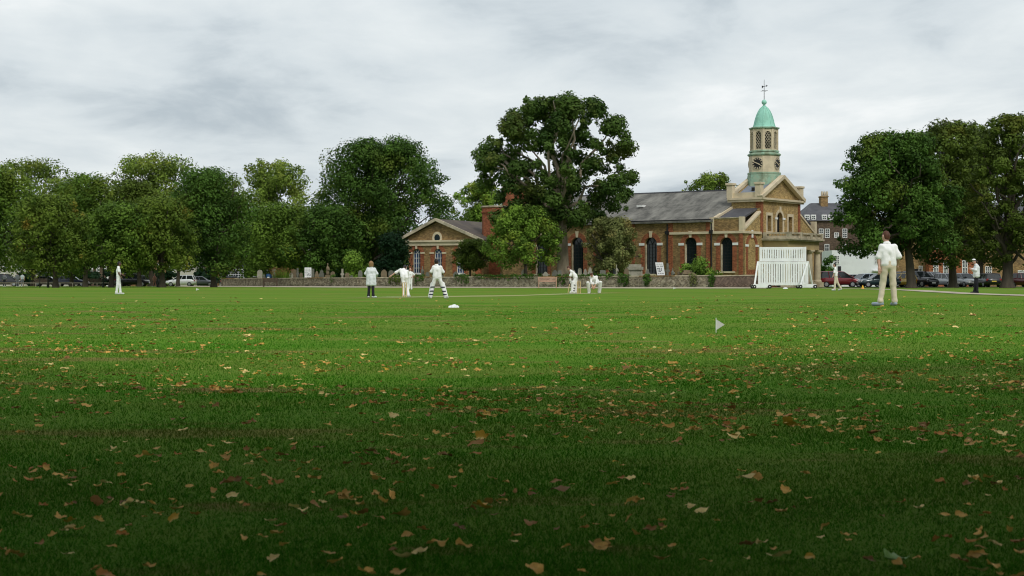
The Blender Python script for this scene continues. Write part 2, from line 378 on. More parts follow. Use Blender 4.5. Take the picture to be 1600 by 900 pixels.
def leafcloud(rs, lobes, n, size, outw=.75, droop=0., fill=.3):
    """leaf-sized kites spread over and inside lobes [(c, r, squash)], facing mostly outwards"""
    C = np.array([l[0] for l in lobes]); Rr = np.array([l[1] for l in lobes]); Sq = np.array([l[2] if len(l) > 2 else .8 for l in lobes])
    lt = rs.rand(len(lobes)); pr = Rr**2; pr /= pr.sum(); idx = rs.choice(len(lobes), n, p=pr)
    d = rs.normal(size=(n, 3)); d /= np.linalg.norm(d, axis=1)[:, None]
    rad = np.where(rs.rand(n) < fill, rs.rand(n)**.5*.8, .72+.36*rs.rand(n)**1.6)
    wob = 1+.22*np.sin(d[:, 0]*5+idx*1.3)*np.sin(d[:, 1]*6+idx*2.1)*np.cos(d[:, 2]*5+idx)
    Pp = C[idx]+d*(rad*wob*Rr[idx])[:, None]*np.stack([np.ones(n), np.ones(n), Sq[idx]], 1)
    nrm = d*outw+np.array([0, 0, .35])+rs.normal(size=(n, 3))*.34; nrm /= np.linalg.norm(nrm, axis=1)[:, None]
    t = np.cross(nrm, rs.normal(size=(n, 3))); t /= np.linalg.norm(t, axis=1)[:, None]
    if droop: t = t*(1-droop)+np.array([0, 0, -1])*droop; t /= np.linalg.norm(t, axis=1)[:, None]
    b = np.cross(nrm, t); s = size*rs.uniform(.55, 1.3, n)[:, None]
    V = np.stack([Pp-t*s*.55, Pp+b*s*.36-nrm*s*.1, Pp+t*s*.6-nrm*s*.06, Pp-b*s*.36-nrm*s*.1], 1).reshape(-1, 3)
    return V, np.arange(4*n).reshape(-1, 4), np.clip(rs.rand(n)*.3+.62*lt[idx]+.04, 0, 1)
def limb(mb, rs, a, b, r0, r1, wob, n=6):
    a, b = Vector(a), Vector(b); L_ = (b-a).length; pts = []; rad = []
    for i in range(n+1):
        t = i/n; p = a.lerp(b, t)+Vector(rs.normal(size=3))*wob*L_*math.sin(math.pi*min(t, .95)); p.z += .06*L_*math.sin(math.pi*t)
        pts.append(p); rad.append(r0+(r1-r0)*t)
    mb.tube(pts, rad, 7); return pts
def tree(name, label, px, d, hw, top, bot, leaf='mid', trunk_r=.3, n=9000, size=.36, seed=0, tpx=None, lobes=46, lr=.30, fill=.3,
         prof=(.42, .4), depth=.9, bark=None, extra=(), base=None, cat='tree', group=None, squash=.8, lean=0, shell=(.5, .95)):
    """crown centre column px, half width hw px, rows top..bot in the photo, at distance d"""
    rs = np.random.RandomState(seed*7+3); s = FPX/d; tp = px if tpx is None else tpx
    X, Y = PX(tp, d), d; z0 = g(X, Y) if base is None else base
    o = empty(name, (X, Y, z0), 0, label, cat, group)
    cx = PX(px, d)-X; rw = hw/s; zb = PZ(bot, d)-z0; zt = PZ(top, d)-z0; H = zt-zb
    tm, lowf = prof; LB = []
    nshell = int(lobes*1.25); ph0 = rs.uniform(0, 6.28)
    for i in range(int(lobes*1.7)):
        on = i < nshell
        t = (i+.5+rs.uniform(-.4, .4))/nshell if on else rs.uniform(.08, .85)
        t = .03+.97*(t**.85); r = lr*rw*rs.uniform(.55, 1.3)
        t = min(t, 1-.55*r/H)
        er = math.sqrt(max(.02, 1-((t-tm)/(1.02-tm))**2)) if t > tm else 1-lowf*((tm-t)/tm)**2
        a = ph0+i*2.39996+rs.uniform(-.35, .35); er *= 1+.13*math.sin(2*a+seed)+.12*math.sin(3*a+5*t+seed*2); k = rs.uniform(max(shell[0], .74), 1.1) if on else rs.uniform(.1, .7)
        reach = max(0, er*rw*k-r*.72)
        LB.append(((cx+lean*t*rw+math.cos(a)*reach, math.sin(a)*reach*depth, min(zb+t*H, zt-r*.62)), r, squash))
    for i in range(int(lobes*.8)):       # sprigs breaking the outline
        t = rs.uniform(.12, .97); er = math.sqrt(max(.02, 1-((t-tm)/(1.02-tm))**2)) if t > tm else 1-lowf*((tm-t)/tm)**2
        a = rs.uniform(0, 6.283); r = lr*rw*rs.uniform(.22, .42); q_ = er*rw*rs.uniform(.9, 1.1)
        LB.append(((cx+lean*t*rw+math.cos(a)*q_, math.sin(a)*q_*depth, zb+t*H*1.02), r, 1.))
    for (ex, ey, er_) in extra:      # named boughs seen in the photo
        LB.append(((PX(ex, d)-X, rs.uniform(-.3, .3)*rw, PZ(ey, d)-z0), er_/s, squash))
    mb = MB(); mb.smooth = True
    top_of_trunk = Vector((cx*.5+lean*rw*.3, 0, zb+H*.38))
    mb.tube([(0, 0, -.3), (0, 0, .05), (0, 0, .5), Vector((cx*.12, 0, max(1., zb*.8))), top_of_trunk], [trunk_r*1.7, trunk_r*1.4, trunk_r*1.08, trunk_r*.9, trunk_r*.55], 10)
    fork = Vector((cx*.12, 0, max(1., zb*.8)))
    for l in LB[::max(1, len(LB)//22)]:
        st = fork.lerp(top_of_trunk, rs.uniform(0, 1)); limb(mb, rs, st, l[0], trunk_r*rs.uniform(.3, .5), .035, .05)
    mb.build('trunk', bark or BARK, o)
    V, F, T = leafcloud(rs, LB, int(n*2.75), size*.73, fill=fill)
    bulk('crown', V, F, LV[leaf], o, T)
    return o
G1 = 'trees along the edge of the green'
tree('lime_tree', 'tall feathery pale green tree rising behind the rust tinged tree at the left edge', 52, 232, 77, 250, 427, 'light', .35, 9000, .42, 1, lobes=48, group=G1, lr=.26, prof=(.56, .4))
tree('chestnut_tree', 'dark green tree cut off by the left edge of the photo', -8, 178, 68, 262, 423, 'mid', .3, 8000, .36, 2, tpx=-20, group=G1)
tree('chestnut_tree', 'smaller yellow and orange tinged tree above the yellow sign', 78, 168, 61, 306, 423, 'rust', .26, 9000, .33, 3, tpx=87, group=G1)
tree('chestnut_tree', 'round green tree between the rust tinged tree and the tall feathery pair', 138, 196, 61, 272, 423, 'mid', .28, 8000, .36, 4, tpx=133, group=G1)
tree('lime_tree', 'tallest feathery tree of the left row, light leaves against the sky', 236, 230, 80, 244, 427, 'light', .35, 10000, .42, 5, group=G1, lr=.26, extra=((205, 262, 22), (285, 262, 24), (240, 250, 22)), prof=(.56, .4))
tree('chestnut_tree', 'green tree right of the rust tinged one, behind the standing fielder', 186, 172, 59, 318, 423, 'mid', .24, 8500, .33, 6, tpx=174, group=G1)
tree('chestnut_tree', 'low olive and orange tinged tree above the dark people carrier', 246, 174, 61, 308, 423, 'rust', .3, 9500, .33, 7, tpx=254, group=G1)
tree('chestnut_tree', 'steep sided dark green tree above the white hatchback', 322, 180, 66, 264, 423, 'deep', .3, 11000, .34, 8, tpx=334, group=G1, prof=(.35, .4), extra=((330, 285, 26), (345, 330, 30), (300, 320, 26)))
tree('chestnut_tree', 'slim tree with a pale trunk behind the white hatchback', 284, 205, 40, 310, 423, 'mid', .22, 5000, .34, 9, tpx=278, group=G1)
tree('lime_tree', 'light green feathery tree behind the pub window', 424, 232, 75, 252, 427, 'light', .33, 10000, .42, 10, group=G1, lr=.25, prof=(.56, .4))
tree('chestnut_tree', 'mid green forked tree inside the churchyard wall above the ornamental grass', 428, 203, 68, 318, 436, 'mid', .22, 10500, .35, 11, tpx=421, extra=((390, 360, 26), (470, 340, 28)))
tree('plane_tree', 'huge broad dark green tree left of the brick hall', 598, 208, 112, 219, 425, 'deep', .5, 26000, .40, 12, lobes=95, lr=.21, tpx=590, prof=(.38, .3), extra=((575, 238, 26), (620, 232, 26), (660, 262, 26), (690, 318, 24), (522, 285, 28), (545, 256, 24), (500, 320, 26), (700, 345, 18), (640, 240, 22)), shell=(.55, 1.0))
tree('lime_tree', 'light green tree behind the roof of the brick hall', 752, 240, 42, 285, 400, 'grn', .3, 7000, .42, 13, prof=(.56, .4))
tree('sycamore_tree', 'great sycamore with open branches and a thick pale trunk before the church', 872, 164, 112, 152, 372, 'syc', .62, 21000, .40, 14, tpx=880, bark=BARKP, lobes=84, lr=.132, prof=(.42, .55), fill=.22, shell=(.45, 1.0),
     extra=((765, 232, 22), (758, 258, 18), (800, 200, 24), (838, 170, 24), (885, 166, 24), (925, 172, 22), (960, 198, 22), (978, 232, 20), (985, 275, 18), (975, 300, 14), (905, 340, 22), (860, 330, 26), (830, 300, 28), (890, 290, 26), (935, 300, 20), (790, 275, 20)))
tree('maple_tree', 'leafy fresh green small tree in front of the great sycamore', 818, 160.5, 56, 322, 416, 'grn', .17, 9500, .27, 15, tpx=822, lobes=40, lr=.26, prof=(.35, .3), extra=((855, 375, 16), (785, 372, 16), (822, 335, 15)))
tree('hawthorn_tree', 'small low olive tree before the corner of the brick hall', 738, 172, 33, 374, 420, 'olive', .12, 4500, .25, 16, tpx=734, lobes=26, lr=.32)
tree('weeping_tree', 'round drooping grey olive tree under the church windows', 956, 160, 43, 341, 426, 'grey', .16, 10500, .24, 17, lobes=34, lr=.28, prof=(.5, .15), squash=.95)
tree('lime_tree', 'pale tree top showing above the church roof', 1112, 240, 54, 271, 400, 'light', .3, 6000, .42, 18, lobes=40, lr=.22, prof=(.56, .4))
tree('horse_chestnut_tree', 'dense dark green tree right of the church above the tall fielder', 1402, 158, 94, 209, 402, 'deep', .42, 24000, .36, 19, tpx=1424, lobes=80, lr=.215, prof=(.4, .3), shell=(.55, 1.0),
     extra=((1345, 240, 20), (1322, 290, 18), (1315, 340, 18), (1330, 385, 18), (1350, 222, 14), (1400, 222, 22), (1440, 225, 22), (1400, 395, 20), (1475, 380, 22)))
tree('horse_chestnut_tree', 'olive topped tree behind the dark one at the right', 1484, 172, 74, 190, 418, 'olive', .42, 14000, .38, 20, tpx=1489, lobes=56, lr=.24, extra=((1470, 210, 22), (1520, 215, 20)))
tree('horse_chestnut_tree', 'tree with thinning yellowed top at the right edge of the photo', 1578, 160, 66, 180, 425, 'olive', .55, 11500, .35, 21, tpx=1574, lobes=58, lr=.21, fill=.2, shell=(.4, 1.0))
tree('horse_chestnut_tree', 'olive green tree filling the gap between the two trees at the right edge', 1532, 182, 52, 196, 420, 'olive', .35, 9000, .38, 47)
tree('lime_tree', 'green tree filling the gap left of the low rust tinged pair', 112, 214, 56, 290, 427, 'mid', .26, 7000, .38, 41, group=G1, prof=(.56, .4))
tree('lime_tree', 'olive tree between the two tall feathery trees of the left row', 352, 212, 44, 300, 427, 'olive', .26, 6500, .38, 43, tpx=350, group=G1, prof=(.56, .4))
tree('lime_tree', 'mid green tree right of the standing fielder behind the rust tinged one', 212, 206, 50, 282, 427, 'olive', .26, 7000, .38, 44, tpx=218, group=G1, prof=(.56, .4))
tree('plane_tree', 'dark low tree between the forked churchyard tree and the huge dark tree', 508, 200, 56, 322, 430, 'deep', .3, 9500, .36, 45)
tree('plane_tree', 'dark lower boughs of a tree close behind the bright green bush', 578, 214, 60, 330, 432, 'deep', .3, 8500, .38, 46)
# unseen chestnuts inferred from leaf litter, placed and thickened to darken the near grass
def canopy(X, Y, label, seed, rw, zb, zt, n):
    z0 = g(X, Y); rs = np.random.RandomState(seed); o = empty('horse_chestnut_tree', (X, Y, z0), 0, label, 'tree', 'unseen trees shading the near grass'); LB = []
    for i in range(70):
        t = rs.rand(); k = math.sqrt(rs.rand())*.95; a = rs.uniform(0, 6.283); er = math.sqrt(1-(t*.9)**2); r = rw*rs.uniform(.16, .25)
        LB.append(((math.cos(a)*k*er*rw, math.sin(a)*k*er*rw, zb+r*.8+t*(zt-zb-1.8*r)), r, .8))
    mb = MB(); mb.smooth = True; mb.tube([(0, 0, -.3), (0, 0, .1), (0, 0, 1), (0, 0, zb), (0, 0, zb+4)], [.75, .6, .48, .42, .25], 12)
    for l in LB[::3]: limb(mb, rs, (0, 0, zb*rs.uniform(.75, 1.3)), l[0], .17, .04, .04)
    mb.build('trunk', BARK, o); V, F, T = leafcloud(rs, LB, n, .5, fill=.4); bulk('crown', V, F, LV['mid'], o, T)
canopy(-9.5, 2.8, 'unseen spreading chestnut overhead at the left, crown placed to shade the near grass', 31, 11.8, 4.7, 14, 30000)
canopy(9.7, 2.3, 'second unseen chestnut overhead at the right, crown placed to shade the near grass', 32, 11.8, 4.7, 14, 30000)
canopy(0.5, -9.5, 'third unseen chestnut behind the camera, crown placed to shade the near grass', 33, 12, 4.6, 15, 24000)

# ---- shrubs, hedges, climbing ivy
def shrub(name, label, X, Y, w_, h_, leaf, n, size, seed, dep=None, cat='shrub', group=None, droop=0., nl=14, stems=6):
    rs = np.random.RandomState(seed); z0 = g(X, Y); o = empty(name, (X, Y, z0), 0, label, cat, group); LB = []
    for i in range(nl):
        t = rs.uniform(.12, .85); a = rs.uniform(0, 6.283); k = rs.rand()**.6; r = min(w_, h_)*rs.uniform(.16, .27)
        er = math.sqrt(max(.05, 1-((t-.35)/.65)**2)) if t > .35 else 1
        LB.append(((math.cos(a)*k*max(.01, w_*.5*er-r*.6), math.sin(a)*k*max(.01, (dep or w_)*.5*er-r*.6), min(t*h_, h_-r*.8)), r, .9))
    mb = MB(); mb.smooth = True
    for i in range(stems):
        l = LB[i % nl]; limb(mb, rs, (rs.uniform(-.1, .1), rs.uniform(-.1, .1), -.1), l[0], .04, .012, .04, 4)
    mb.build('stems', BARK, o); V, F, T = leafcloud(rs, LB, n, size, droop=droop, fill=.3); k = V.reshape(-1, 4, 3)[:, :, 2].min(1) > .0
    V = V.reshape(-1, 4, 3)[k].reshape(-1, 3); bulk('foliage', V, np.arange(len(V)).reshape(-1, 4), LV[leaf], o, T[k]); return o
def at(px, d): return PX(px, d), d
shrub('yew_bush', 'tall black green rounded yew beside the brick hall', *at(616, 186), 5.0, 6.4, 'yew', 7000, .24, 1, nl=30)
shrub('laurel_bush', 'bright green bush left of the dark yew', *at(562, 190), 4.6, 4.2, 'grn', 3800, .26, 2, nl=18)
shrub('flowering_bush', 'fresh green bush with flat sprays right of the TEAS banner by the church', *at(1092, 153), 4.2, 3.0, 'grn', 3600, .2, 3, nl=22)
shrub('elder_bush', 'young yellow green plant among the gravestones behind the wicketkeeper', *at(955, 158), 1.1, 1.6, 'grn', 700, .14, 4)
shrub('laurel_bush', 'low green plants between gravestones above the wooden bench', *at(843, 161), 2.6, 1.6, 'ivy', 900, .16, 5)
shrub('laurel_bush', 'low green plants under the slanting TEAS banner', *at(1030, 153.5), 3.2, 1.25, 'ivy', 1100, .15, 6, dep=1.2)
shrub('laurel_bush', 'green undergrowth behind the crouching wicketkeeper', *at(912, 156.5), 4.0, 1.45, 'ivy', 1500, .15, 7, dep=1.5)
shrub('elder_bush', 'dark green ivy covered shrub left of the porch columns house', *at(1292, 205), 2.6, 4.6, 'ivy', 2600, .24, 8)
G2 = 'dark hedges below the trees at the left'
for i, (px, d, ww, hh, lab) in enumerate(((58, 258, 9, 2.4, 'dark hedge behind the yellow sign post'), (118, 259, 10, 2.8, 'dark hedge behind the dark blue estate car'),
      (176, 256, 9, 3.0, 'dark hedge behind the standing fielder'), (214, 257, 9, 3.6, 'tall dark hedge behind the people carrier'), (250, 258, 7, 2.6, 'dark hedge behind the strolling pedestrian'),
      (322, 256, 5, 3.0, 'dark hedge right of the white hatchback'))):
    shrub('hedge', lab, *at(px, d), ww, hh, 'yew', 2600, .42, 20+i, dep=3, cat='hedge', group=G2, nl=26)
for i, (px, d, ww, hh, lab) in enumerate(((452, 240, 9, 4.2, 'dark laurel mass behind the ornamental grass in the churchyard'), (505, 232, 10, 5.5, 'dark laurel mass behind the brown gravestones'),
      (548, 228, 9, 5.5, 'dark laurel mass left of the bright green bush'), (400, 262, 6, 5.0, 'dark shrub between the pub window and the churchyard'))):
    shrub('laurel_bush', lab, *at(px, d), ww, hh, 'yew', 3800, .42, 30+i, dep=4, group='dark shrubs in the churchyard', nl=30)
# ornamental grass with reddish plumes behind the wall
def pampas():
    rs = np.random.RandomState(3); X, Y = at(440, 187.5); o = empty('ornamental_grass', (X, Y, g(X, Y)), 0, 'clump of tall yellow green grass with reddish plumes behind the wall', 'plant')
    n = 700; a = rs.uniform(0, 6.283, n); k = rs.rand(n)**.6; ln = rs.uniform(1.3, 2.15, n)
    B = np.stack([np.cos(a)*k*.55, np.sin(a)*k*.5, np.zeros(n)], 1); D = np.stack([np.cos(a)*k*.42, np.sin(a)*k*.4, np.ones(n)], 1); Tp = B+D*ln[:, None]
    t = np.stack([np.cos(a+1.3), np.sin(a+1.3), 0*a], 1)*.035
    V = np.stack([B-t, B+t, Tp], 1).reshape(-1, 3); bulk('blades', V, np.arange(3*n).reshape(-1, 3), LV['grn'], o, rs.rand(n))
    pl = leaf_mat('plume', (.16, .075, .03), (.30, .17, .075)); q = 160; s = rs.choice(n, q)
    lob = [(tuple(Tp[i]), .09, 1.8) for i in s]; V, F, T = leafcloud(rs, lob, 900, .1); bulk('plumes', V, F, pl, o, T)
pampas()

# ------------------------------------------------------------------ buildings: shared materials
STOCK = brick_mat('stock_brick', (.44, .315, .14), (.33, .23, .10), None, c3=(.22, .15, .075), c3amt=.2, c3scale=.5)
STOCKD = brick_mat('stock_brick_brown', (.31, .205, .092), (.22, .142, .066), None, c3=(.12, .085, .05), c3amt=.25, c3scale=.4)
REDB = brick_mat('red_brick', (.31, .108, .052), (.225, .08, .04), None, c3=(.20, .07, .035), c3amt=.25, c3scale=.7)
DKB = brick_mat('dark_brick', (.12, .085, .06), (.085, .06, .045), None, c3=(.12, .085, .06), c3amt=.2)
STONE = mat('bath_stone', (.66, .56, .39), (.56, .47, .33), rough=.85, scale=1.5, c3=(.45, .38, .27), c3amt=.25, c3scale=.9)
STONEG = mat('weathered_stone', (.58, .50, .37), (.46, .40, .29), rough=.9, scale=2, c3=(.16, .15, .10), c3amt=.4, c3scale=1.3)
WHITE = mat('white_paint', (.80, .80, .78), (.74, .74, .72), rough=.5, scale=4)
SLATE = mat('slate', (.15, .145, .128), (.07, .068, .062), rough=.85, scale=2.6, c3=(.27, .26, .23), c3amt=.4, c3scale=.75, coords='UV', stretch=(1, .5, 1), bump=.4, bscale=9)
SLATED = mat('slate_dark', (.085, .085, .095), (.06, .06, .068), rough=.65, scale=1.2, c3=(.14, .14, .15), c3amt=.3, coords='UV')
TILE = mat('clay_tile_dark', (.085, .065, .055), (.06, .05, .045), rough=.8, scale=1.4, c3=(.12, .10, .07), c3amt=.3, coords='UV')
LEAD = mat('lead', (.20, .225, .27), (.15, .17, .21), rough=.5, scale=1.2)
COPPER = mat('verdigris', (.33, .64, .52), (.27, .56, .45), rough=.7, scale=1.6, c3=(.20, .38, .30), c3amt=.22, c3scale=1.6, stretch=(1, 1, .4))
COPPERD = mat('verdigris_stained', (.24, .42, .31), (.34, .40, .28), rough=.75, scale=1.8, c3=(.15, .17, .10), c3amt=.3, c3scale=1.4)
GLASS = mat('window_glass', (.012, .02, .022), (.02, .03, .035), rough=.12, scale=.8, spec=.5)
GLASSB = mat('window_glass_sky_tint', (.05, .10, .24), (.02, .035, .06), rough=.08, scale=.9, spec=.6)  # blue of the reflected sky is put into the pane colour
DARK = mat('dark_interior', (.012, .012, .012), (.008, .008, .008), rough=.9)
BLACKM = mat('black_iron', (.015, .015, .017), (.02, .02, .02), rough=.5)
GOLD = mat('gilt', (.75, .58, .22), (.7, .5, .18), rough=.4, metal=.3)
RENDER = mat('white_render', (.74, .76, .76), (.68, .70, .70), rough=.8, scale=.6, c3=(.55, .56, .55), c3amt=.2)
CREAM = mat('cream_render', (.52, .50, .43), (.45, .43, .37), rough=.85, scale=.7)

def arch(u0, u1, zb, zs, n=12, rise=None):
    m, r = (u0+u1)/2, abs(u1-u0)/2; rise = rise or r
    return [(u0, zb), (u1, zb)]+[(m+r*math.cos(math.pi*i/n), zs+rise*math.sin(math.pi*i/n)) for i in range(n+1)]
def rect(u0, u1, z0, z1): return [(u0, z0), (u1, z0), (u1, z1), (u0, z1)]
fS = lambda y0: (lambda u, v, w_: (u, y0+w_, v))          # wall facing -y (towards the viewer)
fW = lambda x0: (lambda u, v, w_: (x0-w_, u, v))          # wall facing +x
def ringband(inner, outer_, fn, depth, name, m, parent):
    mb = MB(); mb.panel(outer_, [inner], fn, depth); return mb.build(name, m, parent)
def glazing(fn, u0, u1, zb, zs, nu, nv, t, m, parent, arched=True, depth=.22, th=.05):
    """a window's bars: verticals, horizontals and, for arched heads, a fan"""
    mb = MB(); W = u1-u0; mid = (u0+u1)/2; r = W/2
    def bx(a0, a1, b0, b1):
        c = [fn(a0, b0, depth), fn(a1, b0, depth), fn(a1, b1, depth), fn(a0, b1, depth)]
        n = Vector(fn(0, 0, depth-th))-Vector(fn(0, 0, depth)); mb.prism(c, n)
    for i in range(nu+1): bx(u0+W*i/nu-t/2, u0+W*i/nu+t/2, zb, zs)
    for j in range(nv+1): z = zb+(zs-zb)*j/nv; bx(u0, u1, z-t/2, z+t/2)
    if arched:
        pr = None
        for i in range(11):
            a = math.pi*i/10; p = fn(mid+r*math.cos(a), zs+r*math.sin(a), depth-th/2)
            if pr: mb.bar(pr, p, t*1.4, th)
            pr = p
        for a in (60, 120): mb.bar(fn(mid, zs, depth-th/2), fn(mid+r*math.cos(R(a)), zs+r*math.sin(R(a)), depth-th/2), t, th)
    return mb.build('glazing_bars', m, parent)

# ------------------------------------------------------------------ the church
C = Frame(PX(1160, 165), 165, 36)
ch = empty('church', (C.X, C.Y, 0), -C.a, 'yellow and red brick church with slate roof, clock tower and green copper cupola', 'church')
def yv(px, x=0): return C.sy(px, x)
def xu(px, y=0): return C.sx(px, y)
ZB = .3
y1, y2 = yv(1188), yv(1250); yc = (y1+y2)/2; yN = y1+y2
XB = C.sx(1143, y1)                       # back of the west range
xE = xu(782)                              # east end
zE = C.z(344, xu(1110), 0)                # eaves
xr = C.sx(1138, yc); zR = C.z(297.5, xr, yc)
zS = C.z(363.5, xu(1110), 0)              # string course
# south wall with arched windows
wins = []; wpx = (1135, 1079, 1017, 960, 902, 846)
for p_ in wpx:
    a, b = xu(p_-9.6), xu(p_+9.6); m_ = (a+b)/2; hw = (b-a)/2
    wins.append((m_-hw, m_+hw, C.z(424 if p_ == 1135 else 428, m_, 0), C.z(370.5, m_, 0)-hw))
wl = MB(); wl.panel([(xE, ZB), (0, ZB), (0, zE), (xE, zE)], [arch(a, b, zb, zs) for a, b, zb, zs in wins], fS(0), .5)
wl.build('south_wall', STOCKD, ch)
for a, b, zb, zs in wins:
    m_, hw = (a+b)/2, (b-a)/2; k = .47
    su = ringband(arch(a, b, zb, zs), arch(a-k, b+k, zb-.01, zs, rise=hw+k), fS(-.03), .029, 'window_surround', REDB, ch)
    for sgn in (-1, 1):
        e0 = m_+sgn*(hw+.02); e1 = m_+sgn*(hw+.66); MB().box(min(e0, e1), max(e0, e1), -.08, .02, zs-.12, zs+.13).build('impost', WHITE, su)
    MB().prism([(m_-.12, -.1, zs+hw-.04), (m_+.12, -.1, zs+hw-.04), (m_+.2, -.1, zs+hw+k+.15), (m_-.2, -.1, zs+hw+k+.15)], (0, .1, 0)).build('keystone', STONE, su)
    MB().box(a-.3, b+.3, -.12, .3, zb-.16, zb).build('window_sill', STONE, su)
    wd = MB(); wd.panel(arch(a, b, zb, zs), [], fS(.34), .03); wn = wd.build('window', GLASS, ch)
    glazing(fS(0), a+.02, b-.02, zb, zs, 4, 9, .03, BLACKM, wn, depth=.33, th=.04)
    MB().prism([(a+.02, .12, zb), (a+.08, .3, zb), (a+.08, .3, zs), (a+.02, .12, zs)], (.02, 0, 0)).build('reveal_lining', STONEG, wn)
for p_ in (1158, 1107, 1048, 989, 931, 874):
    a, b = xu(p_-3.2), xu(p_+3.2)
    MB().box(a, b if p_ != 1158 else .04, -.1, .05, ZB, zE-.05 if p_ != 1158 else zS).build('pilaster', REDB, ch)
for p_ in (1112.5, 1043.5):
    x_ = xu(p_); t_ = MB(); t_.tube([(x_, -.14, ZB), (x_, -.14, zE-.3)], .07, 8); t_.box(x_-.18, x_+.18, -.3, -.02, zE-1.35, zE-1.0); t_.build('downpipe', BLACKM, ch)
mb = MB(); mb.box(xu(1047), .2, -.17, .02, zS-.12, zS+.12); mb.box(-.02, .17, .02, y1, zS-.12, zS+.12); mb.build('string_course', STONE, ch)
mb = MB(); mb.box(xE, xu(1112), -.3, .1, zE, zE+.12); mb.build('gutter', BLACKM, ch)
# nave roof
ov = .35; sl = (zR-zE)/yc
roof = MB()
roof.prism([(XB, -ov, zE+.13-ov*sl), (XB, yc, zR), (XB, yN+ov, zE+.13-ov*sl), (XB, yN+ov, zE-.05-ov*sl), (XB, -ov, zE-.05-ov*sl)], (xE-XB-.3, 0, 0))
ro = roof.build('roof', SLATE, ch)
mb = MB(); mb.box(xE-.3, XB, yc-.14, yc+.14, zR-.06, zR+.09); mb.build('ridge', SLATED, ro)
vx, vy = C.sx(1003, yc*.5), yc*.5; vz = zE+.13+vy*sl
mb = MB(); mb.box(vx-.35, vx+.35, vy-.5, vy+.25, vz-.12, vz+.1); mb.build('rooflight', WHITE, ro)
mb = MB(); mb.box(xE, xE+.4, 0, yN, ZB, zE); mb.box(xE, 0, yN-.4, yN, ZB, zE); mb.prism([(xE, 0, zE), (xE, yN, zE), (xE, yc, zR-.1)], (.4, 0, 0)); mb.build('rear_wall', STOCKD, ch)
# west range: parapet, corner piers, lean-to roofs, raking walls
zP = C.z(341, xu(1140), 0); zT = C.z(326, XB, y1); zRk = C.z(332, 0, y1)
pp = MB(); pp.box(xu(1112), -.02, 0, .4, zE+.004, zP); pp.build('parapet', STOCK, ch)
mb = MB(); mb.box(xu(1112), .06, -.07, .47, zP, zP+.09); mb.build('coping', STONEG, ch)
for p_ in (1112.5, 1158.5): x_ = xu(p_); MB().box(x_-.24, x_+.24 if p_ < 1150 else .08, -.1, .45, zS+.12, zP+.14).build('parapet_pier', STONE, ch)
for sgn, ya, yb in ((1, 0, y1), (-1, yN, y2)):
    z0_, z1_ = (zS+.25, zRk)
    aw = MB(); hol = []
    if sgn > 0:
        a, b = yv(1168.5), yv(1180.5); zsb = C.z(384, 0, (a+b)/2); zbb = C.z(421, 0, (a+b)/2); hol = []
    aw.panel([(ya, ZB), (yb, ZB), (yb, z1_), (ya+sgn*.5, z0_), (ya, z0_)], hol, fW(0), .4); aw.build('west_wall', STOCK, ch)
    if sgn > 0:
        m_, hw = (a+b)/2, (b-a)/2
        su = ringband(arch(a, b, zbb, zsb), arch(a-.42, b+.42, zbb-.01, zsb, rise=hw+.42), fW(.04), .039, 'blind_arch', REDB, ch)
        for s2 in (-1, 1): MB().box(-.02, .1, m_+s2*(hw+.28)-.32, m_+s2*(hw+.28)+.32, zsb-.1, zsb+.12).build('impost', WHITE, su)
        MB().box(0, .12, m_-.14, m_+.14, zsb+hw, zsb+hw+.75).build('keystone', WHITE, su)
        MB().box(-.02, .03, m_-hw-.3, m_+hw+.3, zbb-.75, zbb-.02).build('apron', REDB, su)
    MB().bar((-.17, ya+sgn*.3, z0_+.0), (-.17, yb, z1_+.08), .5, .2).build('raking_coping', STONE, ch)
    MB().prism([(XB, ya+sgn*.3, zP-.05), (XB, yb, zT), (XB, yb, zT-.2), (XB, ya+sgn*.3, zP-.25)], (-XB-.35, 0, 0)).build('lean_to_roof', SLATED, ch)
    MB().bar((XB, ya+sgn*.3, zP+.05), (XB, yb, zT+.1), .35, .25).build('raking_coping', STONE, ch)
    if sgn < 0: MB().box(-.5, .1, ya-.5, ya+.02, ZB, zP+.14).build('parapet_pier', STONE, ch)
# central block with pediment
zC = C.z(311.5, 0, y1); zA = C.z(278, 0, yc)
aw0, aw1 = yv(1213.6), yv(1222.6); zsw = C.z(332, 0, yc)-(aw1-aw0)/2; zbw = C.z(363, 0, yc)
r1 = (yv(1198.6), yv(1205)); r2 = (yv(1231.5), yv(1237.7)); rz0, rz1 = C.z(362.5, 0, yc), C.z(338, 0, yc)
bl = MB(); bl.panel([(y1, ZB), (y2, ZB), (y2, zC+.38), (yc, zA+.06), (y1, zC+.38)], [arch(aw0, aw1, zbw, zsw), rect(*r1, rz0, rz1), rect(*r2, rz0, rz1)], fW(0), .45)
bl.box(XB, -.45, y1, y1+.4, zE-.5, zC); bl.box(XB, -.45, y2-.4, y2, zE-.5, zC); bl.box(XB, XB+.3, y1+.4, y2-.4, zE-.5, zC)
bl.build('west_tower_block', STOCK, ch)
su = ringband(arch(aw0, aw1, zbw, zsw), arch(aw0-.3, aw1+.3, zbw-.01, zsw, rise=(aw1-aw0)/2+.3), fW(.05), .048, 'window_surround', STONE, ch)
MB().box(0, .14, (aw0+aw1)/2-.16, (aw0+aw1)/2+.16, zsw+(aw1-aw0)/2, zsw+(aw1-aw0)/2+.6).build('keystone', STONE, su)
for a in (aw0-.2, aw1+.2): MB().box(.03, .12, a-.26, a+.26, zsw-.1, zsw+.1).build('impost', WHITE, su)
for a, b in (r1, r2): ringband(rect(a, b, rz0, rz1), rect(a-.24, b+.24, rz0-.1, rz1+.3), fW(.05), .048, 'window_surround', STONE, ch)
